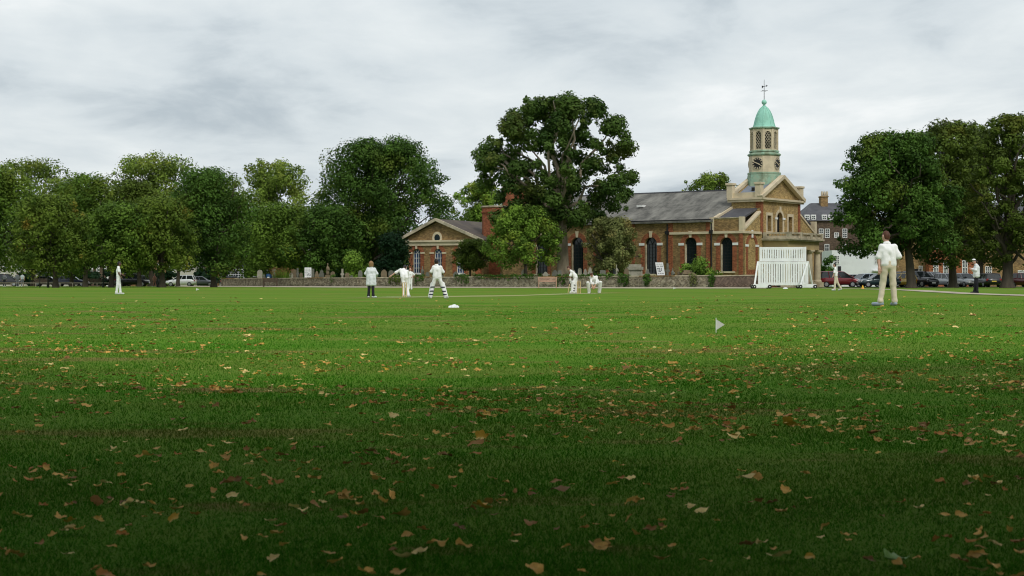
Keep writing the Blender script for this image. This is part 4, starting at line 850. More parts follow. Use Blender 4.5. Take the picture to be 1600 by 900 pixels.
# ------------------------------------------------------------------ churchyard wall
RUB = brick_mat('flint_rubble', (.25, .215, .15), (.10, .085, .06), None, c3=(.40, .36, .28), c3amt=.4, c3scale=2.5, bw=.16, bh=.11)
RUBD = brick_mat('rubble_dark', (.15, .105, .085), (.10, .075, .06), None, c3=(.20, .15, .12), c3amt=.25, c3scale=1.2, bw=.16, bh=.1)
def wallz(px, d):      # height of wall top
    return PZ(px, d)
tops = [437, 437, 437.0, 436, 433.6, 433.2, 431.0]
wallo = empty('churchyard_wall', (WALL[2][0], WALL[2][1], 0), 0, 'long low flint and brick rubble wall along the churchyard', 'wall')
OXY = Vector((WALL[2][0], WALL[2][1]))
hts = [1.0, 1.06, 1.1, 1.13, 1.18, 1.28]
for i, (a, b) in enumerate(zip(WALL, WALL[1:])):
    a, b = Vector(a)-OXY, Vector(b)-OXY; d_ = (b-a); n_ = max(2, int(d_.length/3.2)); nn = Vector((-d_.y, d_.x)).normalized()*.2
    for j in range(n_):
        p, q_ = a.lerp(b, j/n_), a.lerp(b, (j+1)/n_)
        zg0, zg1 = g(p.x+OXY.x, p.y+OXY.y), g(q_.x+OXY.x, q_.y+OXY.y); rr_ = random.Random(i*50+j); dz = rr_.uniform(-.03, .03)
        h0 = hts[i]+(hts[i+1]-hts[i])*j/n_+dz; h1 = hts[i]+(hts[i+1]-hts[i])*(j+1)/n_+dz
        off = nn*rr_.uniform(-.12, .12)
        def prism(w0, za0, za1, zb0, zb1):
            v = []
            for pt, z_a, z_b in ((p, za0, zb0), (q_, za1, zb1)):
                for s2 in (-1, 1):
                    for z in (z_a, z_b): v.append((pt.x+nn.x*s2*w0+off.x, pt.y+nn.y*s2*w0+off.y, z))
            return v, [(0, 1, 5, 4), (2, 6, 7, 3), (1, 3, 7, 5), (0, 4, 6, 2), (0, 2, 3, 1), (4, 5, 7, 6)]
        MB().add(*prism(1, zg0-.3, zg1-.3, zg0+h0-.09, zg1+h1-.09)).build('wall_bay', RUB if i < 4 else RUBD, wallo)
        MB().add(*prism(1.25, zg0+h0-.09, zg1+h1-.09, zg0+h0, zg1+h1)).build('coping', STONEG if (j+i) % 3 else STOCKD, wallo)
def wallpt(px):
    for a, b in zip(WALL, WALL[1:]):
        pa, pb = CX+FPX*a[0]/a[1], CX+FPX*b[0]/b[1]
        if pa <= px <= pb:
            t = (px-pa)/(pb-pa); return a[0]+(b[0]-a[0])*t, a[1]+(b[1]-a[1])*t
    return None
def ivy(name, label, px0, px1, hang, seed, leaf='ivy', n=500):
    rs = np.random.RandomState(seed); m_ = wallpt((px0+px1)/2); o = empty(name, (m_[0], m_[1], g(*m_)), 0, label, 'ivy', 'ivy hanging over the churchyard wall'); LB = []
    cnt = max(4, int((px1-px0)/3.2))
    mb = MB()
    for i in range(cnt):
        p = wallpt(px0+(px1-px0)*(i+.5)/cnt); zt_ = 1.13+rs.uniform(-.05, .12); z = zt_
        x, y = p[0]-m_[0], p[1]-m_[1]; mb.tube([(x, y-.3, max(.05, zt_-hang)), (x+.05, y-.3, zt_-.1), (x, y, zt_+.05)], .02, 5)
        LB.append(((x, y-.1, zt_), rs.uniform(.16, .26), .7))
        while z > zt_-hang*rs.uniform(.5, 1.1) and z > .1: LB.append(((x+rs.uniform(-.1, .1), y-.28, z), rs.uniform(.14, .24), 1)); z -= .2
    mb.build('stems', BARK, o); V, F, T = leafcloud(rs, LB, n, .13); k = V.reshape(-1, 4, 3)[:, :, 2].min(1) > .0; V = V.reshape(-1, 4, 3)[k].reshape(-1, 3); bulk('foliage', V, np.arange(len(V)).reshape(-1, 4), LV[leaf], o, T[k])
ivy('ivy', 'ivy clump on the wall below the hall, between bowler and batter', 654, 668, .9, 1)
ivy('ivy', 'dark red brown creeper on the wall behind the bowler', 612, 630, .9, 2, 'rust')
ivy('ivy', 'ivy hanging over the wall right of the standing batter', 716, 738, .75, 3, n=700)
ivy('ivy', 'thin ivy fringe along the wall top left of the wooden bench', 742, 836, .28, 4, n=1500)
ivy('ivy', 'ivy patch right of the wooden bench behind the crouched batter', 872, 890, .8, 5)
ivy('ivy', 'ivy patch right of the wicketkeeper covering the whole wall height', 966, 984, 1.05, 6, n=800)
ivy('ivy', 'narrow ivy column on the wall left of the slanting TEAS banner', 1006, 1015, 1.05, 7, n=450)
ivy('ivy', 'faded green growth on the wall right of the slanting TEAS banner', 1078, 1088, .9, 8, 'grey', 350)
ivy('ivy', 'dark ivy below the bush where the wall turns to dark brick', 1108, 1116, 1.1, 9, n=450)
ivy('ivy', 'thin green weed on the wall left of the woman umpire', 522, 528, .75, 10, n=160)
ivy('ivy', 'ivy fringe along the wall top behind the wicketkeeper', 893, 962, .2, 11, n=900)

# ------------------------------------------------------------------ gravestones
GS = [mat('grave_pale', (.40, .38, .31), (.30, .28, .22), rough=.95, scale=3, c3=(.17, .16, .11), c3amt=.35, c3scale=1.8, hue=.15),
      mat('grave_brown', (.24, .18, .11), (.17, .13, .085), rough=.95, scale=3, c3=(.10, .085, .055), c3amt=.35, c3scale=1.8, hue=.15),
      mat('grave_grey', (.21, .21, .175), (.14, .14, .115), rough=.95, scale=3, c3=(.08, .085, .06), c3amt=.4, c3scale=1.8, hue=.15)]
def headstone(kind, w_, h_):
    t = .14; n = 10; a = w_/2
    if kind == 'round': poly = [(-a, 0), (a, 0), (a, h_-a)]+[(a*math.cos(math.pi*i/n), h_-a+a*math.sin(math.pi*i/n)) for i in range(1, n)]+[(-a, h_-a)]
    elif kind == 'gothic': poly = [(-a, 0), (a, 0), (a, h_-a*1.1), (a*.75, h_-a*.55), (a*.35, h_-a*.15), (0, h_), (-a*.35, h_-a*.15), (-a*.75, h_-a*.55), (-a, h_-a*1.1)]
    elif kind == 'shoulder': poly = [(-a, 0), (a, 0), (a, h_*.8), (a*.72, h_*.8)]+[(a*.72*math.cos(math.pi*i/8), h_*.8+(h_*.2)*math.sin(math.pi*i/8)) for i in range(1, 8)]+[(-a*.72, h_*.8), (-a, h_*.8)]
    elif kind == 'square': poly = [(-a, 0), (a, 0), (a, h_*.97), (a*.6, h_), (-a*.6, h_), (-a, h_*.97)]
    mb = MB(); mb.panel(poly, [], lambda u, v, w2: (u, w2-t/2, v), t); return mb
def grave(px, top, wpx, kind, mi, off=2.0, lean=0, rz=0, label='', extra=None):
    p = wallpt(px); d = p[1]+off; X = PX(px, d); z0 = g(X, d)-.12; h_ = PZ(top, d)-z0; w_ = wpx*d/FPX
    o = empty('gravestone', (X, d, z0), R(rz), label, 'gravestone', 'gravestones behind the churchyard wall'); o.rotation_euler.y = R(lean); m = GS[mi]
    if kind == 'cross':
        mb = MB(); a = w_*.5; c = h_*.72
        mb.box(-a, a, -.3, .3, 0, h_*.22); mb.box(-a*.7, a*.7, -.22, .22, h_*.22, h_*.36); mb.build('plinth', m, o)
        mb = MB(); mb.box(-.1, .1, -.08, .08, h_*.36, h_); mb.box(-a*.85, a*.85, -.078, .078, c-.1, c+.1); mb.build('cross', m, o, bevel=.015)
    elif kind == 'figure':
        mb = MB(); mb.box(-w_*.5, w_*.5, -.35, .35, 0, h_*.4); mb.box(-w_*.38, w_*.38, -.26, .26, h_*.4, h_*.52); mb.build('plinth', m, o)
        mb = MB(); mb.smooth = True; mb.lathe([(w_*.30, h_*.52), (w_*.26, h_*.62), (w_*.22, h_*.74), (w_*.27, h_*.82), (w_*.12, h_*.87), (w_*.06, h_*.885), (w_*.1, h_*.92), (w_*.1, h_*.97), (.02, h_)], 10); mb.tube([(w_*.2, -.05, h_*.8), (w_*.3, -.15, h_*.72), (w_*.05, -.25, h_*.74)], [.07, .06, .04], 6); mb.build('carved_figure', m, o)
    elif kind == 'chest':
        mb = MB(); mb.box(-w_/2, w_/2, -.55, .55, 0, h_*.2); mb.box(-w_*.43, w_*.43, -.46, .46, h_*.2, h_*.78); mb.build('chest', m, o)
        mb = MB(); mb.box(-w_*.52, w_*.52, -.6, .6, h_*.78, h_*.9); mb.box(-w_*.4, w_*.4, -.45, .45, h_*.9, h_); mb.build('lid', m, o)
        for s2 in (-1, 1): MB().box(s2*w_*.41-.08, s2*w_*.41+.08, -.5, -.461, h_*.2, h_*.78).build('corner_panel', GS[0], o)
    else:
        headstone(kind, w_, h_).build('headstone', m, o, bevel=.02)
        mb = MB(); mb.box(-w_*.6, w_*.6, -.2, .2, 0, .14); mb.build('base', m, o)
    return o
for row in [
 (406, 421.5, 8, 'round', 0, 3, 0, 0, 'pale round topped gravestone left of the ornamental grass'),
 (412.5, 429, 4, 'cross', 2, 2, 0, 0, 'small thin cross beside the pale round gravestone'),
 (428.5, 420, 6, 'square', 2, 5, 0, 0, 'grey upright slab half hidden by the ornamental grass'),
 (453.5, 426, 7, 'gothic', 0, 4, 3, 0, 'pale pointed gravestone just right of the ornamental grass'),
 (459, 421, 8, 'square', 1, 5, 0, 0, 'brown square gravestone behind the pale pointed one'),
 (465, 419, 5, 'cross', 2, 4, 0, 0, 'slim grey cross left of the upright TEAS banner'),
 (470.5, 426, 5, 'round', 1, 3, 0, 0, 'small brown gravestone touching the left of the upright TEAS banner'),
 (488.5, 420, 5, 'square', 2, 5, 0, 0, 'dark grey slab close behind the upright TEAS banner'),
 (495, 423.5, 6.5, 'shoulder', 1, 3, 0, 0, 'brown shouldered gravestone, first right of the upright TEAS banner'),
 (502.5, 421.5, 8, 'shoulder', 2, 4, 0, 0, 'grey brown gravestone between the shouldered one and the tall carved one'),
 (512, 411, 10, 'figure', 1, 4.5, 0, 0, 'tallest brown gravestone with carved top between bench and woman umpire'),
 (520, 424, 7, 'round', 1, 3, 0, 0, 'brown round gravestone right of the tallest carved one'),
 (535, 420, 6.5, 'cross', 0, 3, 0, 0, 'pale stone cross on a plinth left of the woman umpire'),
 (542.5, 426, 7, 'round', 1, 4, 0, 0, 'brown round gravestone right of the pale stone cross'),
 (549, 430, 5, 'round', 2, 3, 0, 0, 'low grey gravestone beside the brown round one, far from the hall'),
 (563, 422, 6.5, 'gothic', 2, 3, 0, 0, 'grey pointed gravestone just left of the woman umpire'),
 (600, 421, 9.5, 'gothic', 1, 3, 0, 0, 'broad pale brown pointed gravestone between woman umpire and bowler'),
 (611, 422, 8, 'round', 2, 4, 0, 0, 'dark round gravestone right of the broad pointed one'),
 (621, 421, 6, 'cross', 2, 6, 0, 0, 'dark cross behind the outstretched arm of the bowler'),
 (650, 428, 6, 'round', 1, 4, 0, 0, 'small stone under the first hall window'),
 (660, 416, 9, 'figure', 2, 3, 0, 0, 'grey statue on a plinth under the hall between bowler and batter'),
 (668, 424.5, 6, 'gothic', 2, 3, 0, 0, 'grey stone between the statue and the standing batter'),
 (694, 425, 7, 'shoulder', 2, 3, -12, 0, 'leaning grey stone just right of the standing batter'),
 (712, 424, 8, 'gothic', 2, 3, 0, 0, 'grey pointed gravestone below the third hall window'),
 (722, 427, 9, 'round', 2, 3, 6, 0, 'mossy round gravestone below the small olive tree'),
 (780, 427, 4.5, 'gothic', 2, 4, 6, 0, 'thin pale leaning marker below the hall side window'),
 (819, 420, 9, 'gothic', 0, 3, 0, 0, 'white pointed gravestone standing alone under the fresh green tree'),
 (852.5, 424.5, 8, 'gothic', 0, 3, 0, 0, 'white pointed gravestone above the wooden bench'),
 (867, 421.5, 9, 'gothic', 2, 5, 0, 0, 'grey pointed gravestone between bench and sycamore trunk'),
 (874.5, 422, 6, 'round', 2, 4, 0, 0, 'mossy stone at the foot of the sycamore trunk'),
 (902, 421, 7, 'round', 0, 4, -14, 0, 'leaning white gravestone just right of the crouched batter'),
 (906, 419, 6, 'round', 0, 6, 0, 0, 'upright white gravestone behind the leaning one'),
 (914.5, 420, 6.5, 'shoulder', 0, 4, 0, 0, 'pale shouldered gravestone above the far stumps'),
 (922, 417.5, 7.5, 'shoulder', 0, 4, 0, 0, 'tall white shouldered gravestone above the wicketkeeper'),
 (930, 416, 6, 'round', 2, 7, 0, 0, 'dim grey gravestone behind the tall white shouldered one'),
 (940, 422, 9, 'square', 2, 4, 4, 0, 'broad grey slab right of the wicketkeeper'),
 (946.5, 428, 4, 'round', 0, 3, 0, 0, 'small pale stone right of the broad grey slab'),
 (963.5, 413.5, 6.5, 'figure', 0, 3, 0, 0, 'slim weathered statue under the weeping tree'),
 (979, 419, 7, 'round', 1, 3, 0, 0, 'brown mossy round stone left of the chest tomb'),
 (992, 413, 24, 'chest', 0, 5, 0, 0, 'big pale chest tomb under the weeping tree'),
 (1012, 420, 7, 'shoulder', 2, 5, 0, 0, 'dark grey stone between the chest tomb and the slanting banner'),
 (1043, 411.5, 8, 'cross', 2, 4, 0, 0, 'grey cross monument just right of the slanting TEAS banner'),
 (1051, 419, 9, 'figure', 2, 3.5, 0, 0, 'stout grey monument right of the slanting TEAS banner'),
 (1062, 424, 7, 'square', 1, 4, 0, 0, 'dark square slab left of the table tomb'),
 (1074, 422, 16, 'chest', 1, 3.5, 0, 0, 'brown table tomb left of the bright bush'),
 (1083.5, 426, 7, 'round', 1, 2.5, 0, 0, 'round brown stone half under the bright bush'),
]: grave(*row[:8], label=row[8])

# ------------------------------------------------------------------ TEAS banners
CLOTH = mat('banner_cloth', (.80, .80, .80), (.74, .74, .75), rough=.8, scale=2)
INK = mat('banner_ink', (.02, .022, .04), (.03, .03, .05), rough=.8)
def banner(px, d, y0, y1, wpx, lean, label):
    X = PX(px, d); z0 = g(X, d); s = d/FPX; w_ = wpx*s; zb, zt_ = PZ(y1, d)-z0, PZ(y0, d)-z0; H_ = zt_-zb
    o = empty('tea_banner', (X, d, z0), 0, label, 'banner')
    sh = lambda z: (z-zb)*lean
    mb = MB(); mb.prism([(-w_/2+sh(zb), 0, zb), (w_/2+sh(zb), 0, zb), (w_/2+sh(zt_), 0, zt_), (-w_/2+sh(zt_), 0, zt_)], (0, .02, 0)); cl = mb.build('cloth', CLOTH, o)
    for s2 in (-1, 1): mb = MB(); mb.tube([(s2*w_*.46, .04, -.2), (s2*w_*.46+sh(zt_), .04, zt_)], .025, 6); mb.build('post', BLACKM, o)
    cu = bpy.data.curves.new('teas', 'FONT'); cu.body = 'TEAS'; cu.align_x = 'CENTER'; cu.size = H_*.36; cu.extrude = .004
    t = bpy.data.objects.new('lettering', cu); COL.objects.link(t); t.parent = o
    dg = bpy.context.evaluated_depsgraph_get(); me = bpy.data.meshes.new_from_object(t.evaluated_get(dg)); bpy.data.objects.remove(t)
    wt = max(v.co.x for v in me.vertices)-min(v.co.x for v in me.vertices); k = w_*.84/wt
    t = link('lettering', me, INK, cl); me.materials.clear(); me.materials.append(INK)
    zc_ = zb+H_*.27; kz = 1.2
    t.matrix_local = Matrix(((k, lean*kz, 0, sh(zc_)), (0, 0, -1, -.008), (0, kz, 0, zc_), (0, 0, 0, 1)))
    for zf, segs, hh_ in ((.86, ((-.38, -.12), (-.06, .10), (.16, .38)), .05), (.70, ((-.40, -.02), (.05, .40)), .075), (.13, ((-.36, -.22), (-.14, .02), (.09, .36)), .07)):
        mb = MB(); z_ = zb+H_*zf
        for a, b in segs:      # lines too small to read in the photo: word-long marks
            x_ = a
            while x_ < b-.02:
                mb.box(x_*w_+sh(z_), (x_+.035)*w_+sh(z_), -.006, -.001, z_-hh_*H_/2*(.7+.3*math.sin(x_*90)), z_+hh_*H_/2); x_ += .052
        mb.build('small_print', INK, cl)
banner(481.2, 181, 418, 436.2, 10.6, 0, 'upright white TEAS banner behind the left part of the wall')
banner(1033.2, 151.2, 410, 430, 12.2, -.17, 'slanting white TEAS banner in front of the church windows')

# ------------------------------------------------------------------ sight screen
SCW = mat('screen_paint', (.87, .88, .87), (.80, .81, .80), rough=.6, scale=2, c3=(.55, .56, .52), c3amt=.2)
RUBB = mat('rubber', (.02, .02, .02), (.03, .03, .03), rough=.9)
d = 143.5; X = PX(1224, d); z0 = g(X, d); ss = empty('sight_screen', (X, d, z0), R(-3), 'big white slatted cricket sight screen on wheels before the church', 'sight screen')
u_ = lambda p_: PX(p_, d)-X; v_ = lambda py: PZ(py, d)-z0
def screen(px0, px1, top, bot, nsl, yoff):
    a, b, zt_, zb = u_(px0), u_(px1), v_(top), v_(bot); wv = (b-a)/nsl
    MB().box(a-.05, b+.05, yoff+.03, yoff+.1, zt_-.22, zt_).build('top_rail', SCW, ss); MB().box(a-.05, b+.05, yoff+.03, yoff+.1, zb, zb+.26).build('bottom_rail', SCW, ss)
    for i in range(nsl):
        o = MB().box(a+wv*i+.005, a+wv*(i+1)-.045, yoff, yoff+.028, zb+.02, zt_-.02).build('slat', SCW, ss)
    m_ = (a+b)/2
    for s2 in (-1, 1):
        MB().bar((m_+s2*(b-a)*.47, yoff+.13, zt_-.3), (m_+s2*.35, yoff+.13, zb+.3), .1, .06).build('brace', SCW, ss)
        MB().box(m_+s2*(b-a)*.5-.06, m_+s2*(b-a)*.5+.06, yoff-.03, yoff+.12, zb, zt_+.02).build('stile', SCW, ss)
screen(1188.3, 1258.6, 386, 408, 19, .12); screen(1186, 1261.5, 408.5, 446, 20, -.02)
for s2, pa in ((-1, (1185.5, 1177.5, 1201)), (1, (1261.5, 1248.5, 1271))):
    xt = u_(pa[0]); zt_ = v_(409); zb = .24
    MB().bar((xt+s2*.05, .05, zt_), (u_(pa[1] if s2 < 0 else pa[2]), -1.0 if s2 < 0 else 1.0, zb), .12, .12).build('prop', SCW, ss)
    MB().bar((xt, .05, zt_-.1), (u_(pa[2] if s2 < 0 else pa[1]), 1.0 if s2 < 0 else -1.0, zb), .12, .12).build('prop', SCW, ss)
    MB().bar((u_(pa[1])-.1, -1.0 if s2 < 0 else -1., zb), (u_(pa[2])+.1, -.9, zb), .14, .3).build('foot_beam', SCW, ss)
    MB().bar((u_(pa[1])-.1, 1.0, zb), (u_(pa[2])+.1, 1.0, zb), .14, .2).build('foot_beam', SCW, ss)
    for p_ in pa[1:]:
        for yy_ in (-1.0, 1.0):
            mb = MB(); mb.M = Matrix.Translation((u_(p_), yy_, .17)) @ Matrix.Rotation(R(90), 4, 'X'); mb.lathe([(.05, -.07), (.15, -.07), (.17, -.04), (.17, .04), (.15, .07), (.05, .07)], 14); wh_ = mb.build('wheel', RUBB, ss)
            mb = MB(); mb.M = Matrix.Translation((u_(p_), yy_-.075, .17)) @ Matrix.Rotation(R(90), 4, 'X'); mb.lathe([(.05, -.01), (.05, .02)], 8); mb.build('hub', SCW, wh_)
def crumple(name, label, px, d, w_, dep, h_, m, seed, cat):
    rs = np.random.RandomState(seed); X = PX(px, d); o_ = MB(); n = 9; vs = []; fs = []
    for i in range(n):
        for j in range(5):
            u, v = i/(n-1)*2-1, j/4*2-1; e_ = max(0, 1-u*u*.9)*max(0, 1-v*v)
            vs.append((u*w_/2+rs.normal()*.02*w_, v*dep/2*(1-.4*abs(u))+rs.normal()*.03*dep, max(.0, h_*(e_**.5)*rs.uniform(.45, 1.05))))
    fs = [(i*5+j, (i+1)*5+j, (i+1)*5+j+1, i*5+j+1) for i in range(n-1) for j in range(4)]
    o_.add(vs, fs); o = o_.build(name, m); o.location = (X, d, g(X, d)); tag(o, label, cat)
    so = o.modifiers.new('thick', 'SOLIDIFY'); so.thickness = .004
PAPER = mat('white_plastic', (.82, .84, .82), (.7, .72, .7), rough=.5, scale=12)
crumple('plastic_bag', 'crumpled white plastic bag lying on the grass at mid field', 709, 45, .29, .2, .10, PAPER, 4, 'bag')
crumple('plastic_bag', 'small white rag on the ground under the sight screen', 1227, 140.5, .42, .3, .14, PAPER, 5, 'cloth')
FL = mat('flag_cloth', (.62, .61, .55), (.58, .57, .56), rough=.8, scale=3)
def bflag(label, px, d, hpx, wpx):
    X = PX(px, d); s = d/FPX; h_ = hpx*s; o = empty('boundary_flag', (X, d, g(X, d)), 0, label, 'flag', 'white boundary flags')
    mb = MB(); mb.tube([(0, 0, -.03), (0, 0, h_)], max(.006, h_*.022), 6); mb.build('pole', WHITE, o)
    mb = MB(); n = 6; vs = []
    for i in range(n+1):
        t = i/n; x = t*wpx*s; y = .012*math.sin(t*5)*h_*6*.15; zt_ = h_*.91-(h_*.36)*t; zb = h_*.17+(h_*.36)*t; vs += [(x, y, zt_), (x, y, zb), (x, y+.003, zt_), (x, y+.003, zb)]
    fs = []
    for i in range(n): b = i*4; fs += [(b, b+1, b+5, b+4), (b+2, b+6, b+7, b+3), (b, b+4, b+6, b+2), (b+1, b+3, b+7, b+5)]
    mb.add(vs, fs+[(0, 2, 3, 1), (n*4, n*4+1, n*4+3, n*4+2)]); mb.build('pennant', FL, o)
bflag('largest white triangular boundary flag standing in the near grass', 1118.8, 27.2, 23, 13.2)
bflag('small white boundary flag near the white hatchback', 306.5, 118, 5, 5); bflag('small white boundary flag before the wall left of the sight screen', 1052, 128, 4.4, 5)
CONE = mat('yellow_plastic', (.75, .42, .03), (.6, .34, .03), rough=.5)
X, d = PX(1348, 135), 135; o = empty('marker_cone', (X, d, g(X, d)), 0, 'small yellow marker cone on the grass before the dark car', 'cone'); MB().box(-.15, .15, -.15, .15, 0, .03).build('base', CONE, o); MB().lathe([(.12, .03), (.03, .3)], 12).build('cone', CONE, o)

# ------------------------------------------------------------------ wickets
STUMP = mat('stump_wood', (.62, .47, .24), (.52, .38, .19), rough=.6, scale=4)
for wk, lab in ((WK1, 'three wooden stumps beside the bowler at the near wicket'), (WK2, 'three wooden stumps with bails between crouched batter and wicketkeeper')):
    o = empty('wicket', (wk.x, wk.y, g(wk.x, wk.y)), math.atan2(pn.y, pn.x), lab, 'wicket')
    for i in (-1, 0, 1): MB().tube([(i*.108, 0, -.05), (i*.108, 0, .68), (i*.108, 0, .711)], [.022, .022, .012], 8).build('stump', STUMP, o)
    for i in (-1, 1): MB().tube([(i*.054-.05, 0, .722), (i*.054, 0, .722), (i*.054+.05, 0, .722)], [.008, .013, .008], 6).build('bail', STUMP, o)

# ------------------------------------------------------------------ benches, rails, posts
WOODR = mat('bench_wood', (.50, .31, .22), (.40, .24, .17), rough=.7, scale=3, stretch=(.3, 1, 1)); WOODD = mat('bench_wood_dark', (.10, .075, .05), (.07, .05, .035), rough=.8, scale=3)
def bench(px, d, w_, label, m, rz=0):
    X = PX(px, d); o = empty('park_bench', (X, d, g(X, d)+.03), R(rz), label, 'bench', 'benches along the churchyard wall'); a = w_/2
    for i in range(4): MB().box(-a, a, -.33+i*.12, -.23+i*.12, .43, .46).build('seat_slat', m, o)
    for i in range(4): MB().box(-a, a, .17+i*.03, .20+i*.03, .55+i*.12, .63+i*.12).build('back_slat', m, o)
    for s2 in (-1, 1):
        x = s2*(a-.08); MB().box(x-.04, x+.04, -.34, -.27, 0, .66).build('leg', m, o); MB().bar((x, .13, 0), (x, .28, 1.02), .08, .07).build('leg', m, o); MB().box(x-.045, x+.045, -.38, .24, .66, .70).build('armrest', m, o)
bench(855.5, 151.4, 1.75, 'pale reddish wooden park bench against the wall left of the crouched batter', WOODR); bench(422.5, 183.5, 1.6, 'dark wooden park bench against the left part of the wall', WOODD)
bench(147, 214, 1.9, 'dark bench under the trees left of the standing fielder', WOODD); bench(64, 212, 1.9, 'dark bench under the trees near the yellow sign post', WOODD)
LAMPM = mat('post_dark', (.045, .05, .035), (.03, .035, .025), rough=.6)
X, d = PX(62, 172), 172; z0 = g(X, d); o = empty('yellow_sign', (X, d, z0), 0, 'yellow notice on a tall post under the rust tinged tree', 'sign')
YEL = mat('yellow_notice', (.55, .36, .03), (.45, .29, .025), rough=.7, scale=5, c3=(.3, .17, .02), c3amt=.3, c3scale=3)
MB().tube([(0, .05, -.1), (0, .05, PZ(403, d)-z0)], .05, 8).build('post', LAMPM, o); MB().box(-4.6*d/FPX, 4.6*d/FPX, -.03, .0, PZ(413.5, d)-z0, PZ(403, d)-z0).build('board', YEL, o)
for px, d, top, lab in ((75, 170, 412, 'slim dark post beside the yellow sign'), (161.5, 176, 414, 'slim dark post left of the standing fielder'), (246.5, 178, 416, 'slim dark post beside the strolling pedestrian')):
    X = PX(px, d); z0 = g(X, d); o = empty('lamp_post', (X, d, z0), 0, lab, 'post', 'slim posts under the trees'); h_ = PZ(top, d)-z0
    MB().lathe([(.14, -.1), (.14, .35), (.08, .5), (.065, h_-.1), (.05, h_)], 10).build('pole', LAMPM, o); MB().lathe([(.09, h_*.48), (.1, h_*.5), (.09, h_*.52)], 10).build('collar', LAMPM, o)
RAILW = mat('rail_wood', (.26, .23, .18), (.18, .16, .12), rough=.9, scale=3)
d = 209; rl = empty('knee_rail', (PX(-40, d), d, g(PX(-40, d), d)), 0, 'low wooden knee rail along the road under the left trees', 'rail')
Ln = PX(190, d)-PX(-40, d); npst = 13
for i in range(npst):
    x = Ln*i/(npst-1); z_ = g(PX(-40, d)+x, d)-g(PX(-40, d), d); MB().box(x-.06, x+.06, -.06, .06, z_-.2, z_+.42).build('post', RAILW, rl)
    if i < npst-1: x2 = Ln*(i+1)/(npst-1); MB().bar((x, 0, z_+.47), (x2, 0, g(PX(-40, d)+x2, d)-g(PX(-40, d), d)+.47), .09, .1).build('rail', RAILW, rl)
X, d = PX(420, 200), 200; o = empty('litter_bin', (X, d, g(X, d)), 0, 'blue bin with white emblem behind the left part of the wall', 'bin'); BLUE = mat('blue_plastic', (.03, .10, .24), (.025, .08, .2), rough=.5)
MB().lathe([(.30, 0), (.34, 1.2), (.36, 1.22), (.36, 1.3)], 12).build('body', BLUE, o); MB().lathe([(.37, 1.3), (.30, 1.5), (.1, 1.58)], 12).build('lid', BLUE, o); MB().box(-.13, .13, -.38, -.34, .85, 1.2).build('emblem', WHITE, o)

# ------------------------------------------------------------------ parked cars
def paint(name, c, metal=.2):
    if name in MATS: return MATS[name]
    m = mat(name, c, tuple(x*.9 for x in c), rough=.28, scale=1, spec=.5, metal=metal); m.node_tree.nodes['Principled BSDF'].inputs['Coat Weight'].default_value = .6
    return m
CGL = mat('car_glass', (.012, .016, .018), (.02, .026, .028), rough=.06, scale=1, spec=.7)
RIM = mat('alloy', (.45, .46, .47), (.38, .39, .4), rough=.35, metal=.7); LAMPW = mat('headlamp', (.75, .77, .78), (.6, .62, .64), rough=.15, spec=.7)
LAMPR = mat('tail_lamp', (.35, .01, .01), (.25, .01, .01), rough=.2); PLW = mat('plate_white', (.75, .75, .7), (.7, .7, .66)); PLY = mat('plate_yellow', (.7, .52, .08), (.65, .48, .07))
KINDS_ = {  # length, width, height, body top line [(t, z)], greenhouse base t0, t1, roof t0, t1, wheel r   (t from the tail 0 to the nose 1)
 'hatch': (4.0, 1.74, 1.5, [(0, .78), (.03, .95), (.2, .98), (.6, .95), (.72, .93), (.93, .76), (1, .58)], .01, .76, .1, .57, .31),
 'saloon': (4.5, 1.76, 1.43, [(0, .75), (.03, .93), (.16, .95), (.6, .92), (.7, .9), (.94, .72), (1, .55)], .1, .72, .24, .55, .31),
 'estate': (4.6, 1.78, 1.48, [(0, .78), (.02, .95), (.2, .96), (.6, .93), (.7, .9), (.94, .72), (1, .55)], .01, .72, .06, .55, .31),
 'mpv': (4.4, 1.8, 1.68, [(0, .85), (.02, 1.02), (.2, 1.04), (.65, 1.0), (.8, .98), (.95, .8), (1, .6)], .01, .86, .06, .6, .32),
 'suv': (4.5, 1.86, 1.72, [(0, .9), (.02, 1.1), (.2, 1.12), (.6, 1.08), (.7, 1.06), (.95, .95), (1, .7)], .01, .74, .06, .58, .36),
}
CARPROTO = {}
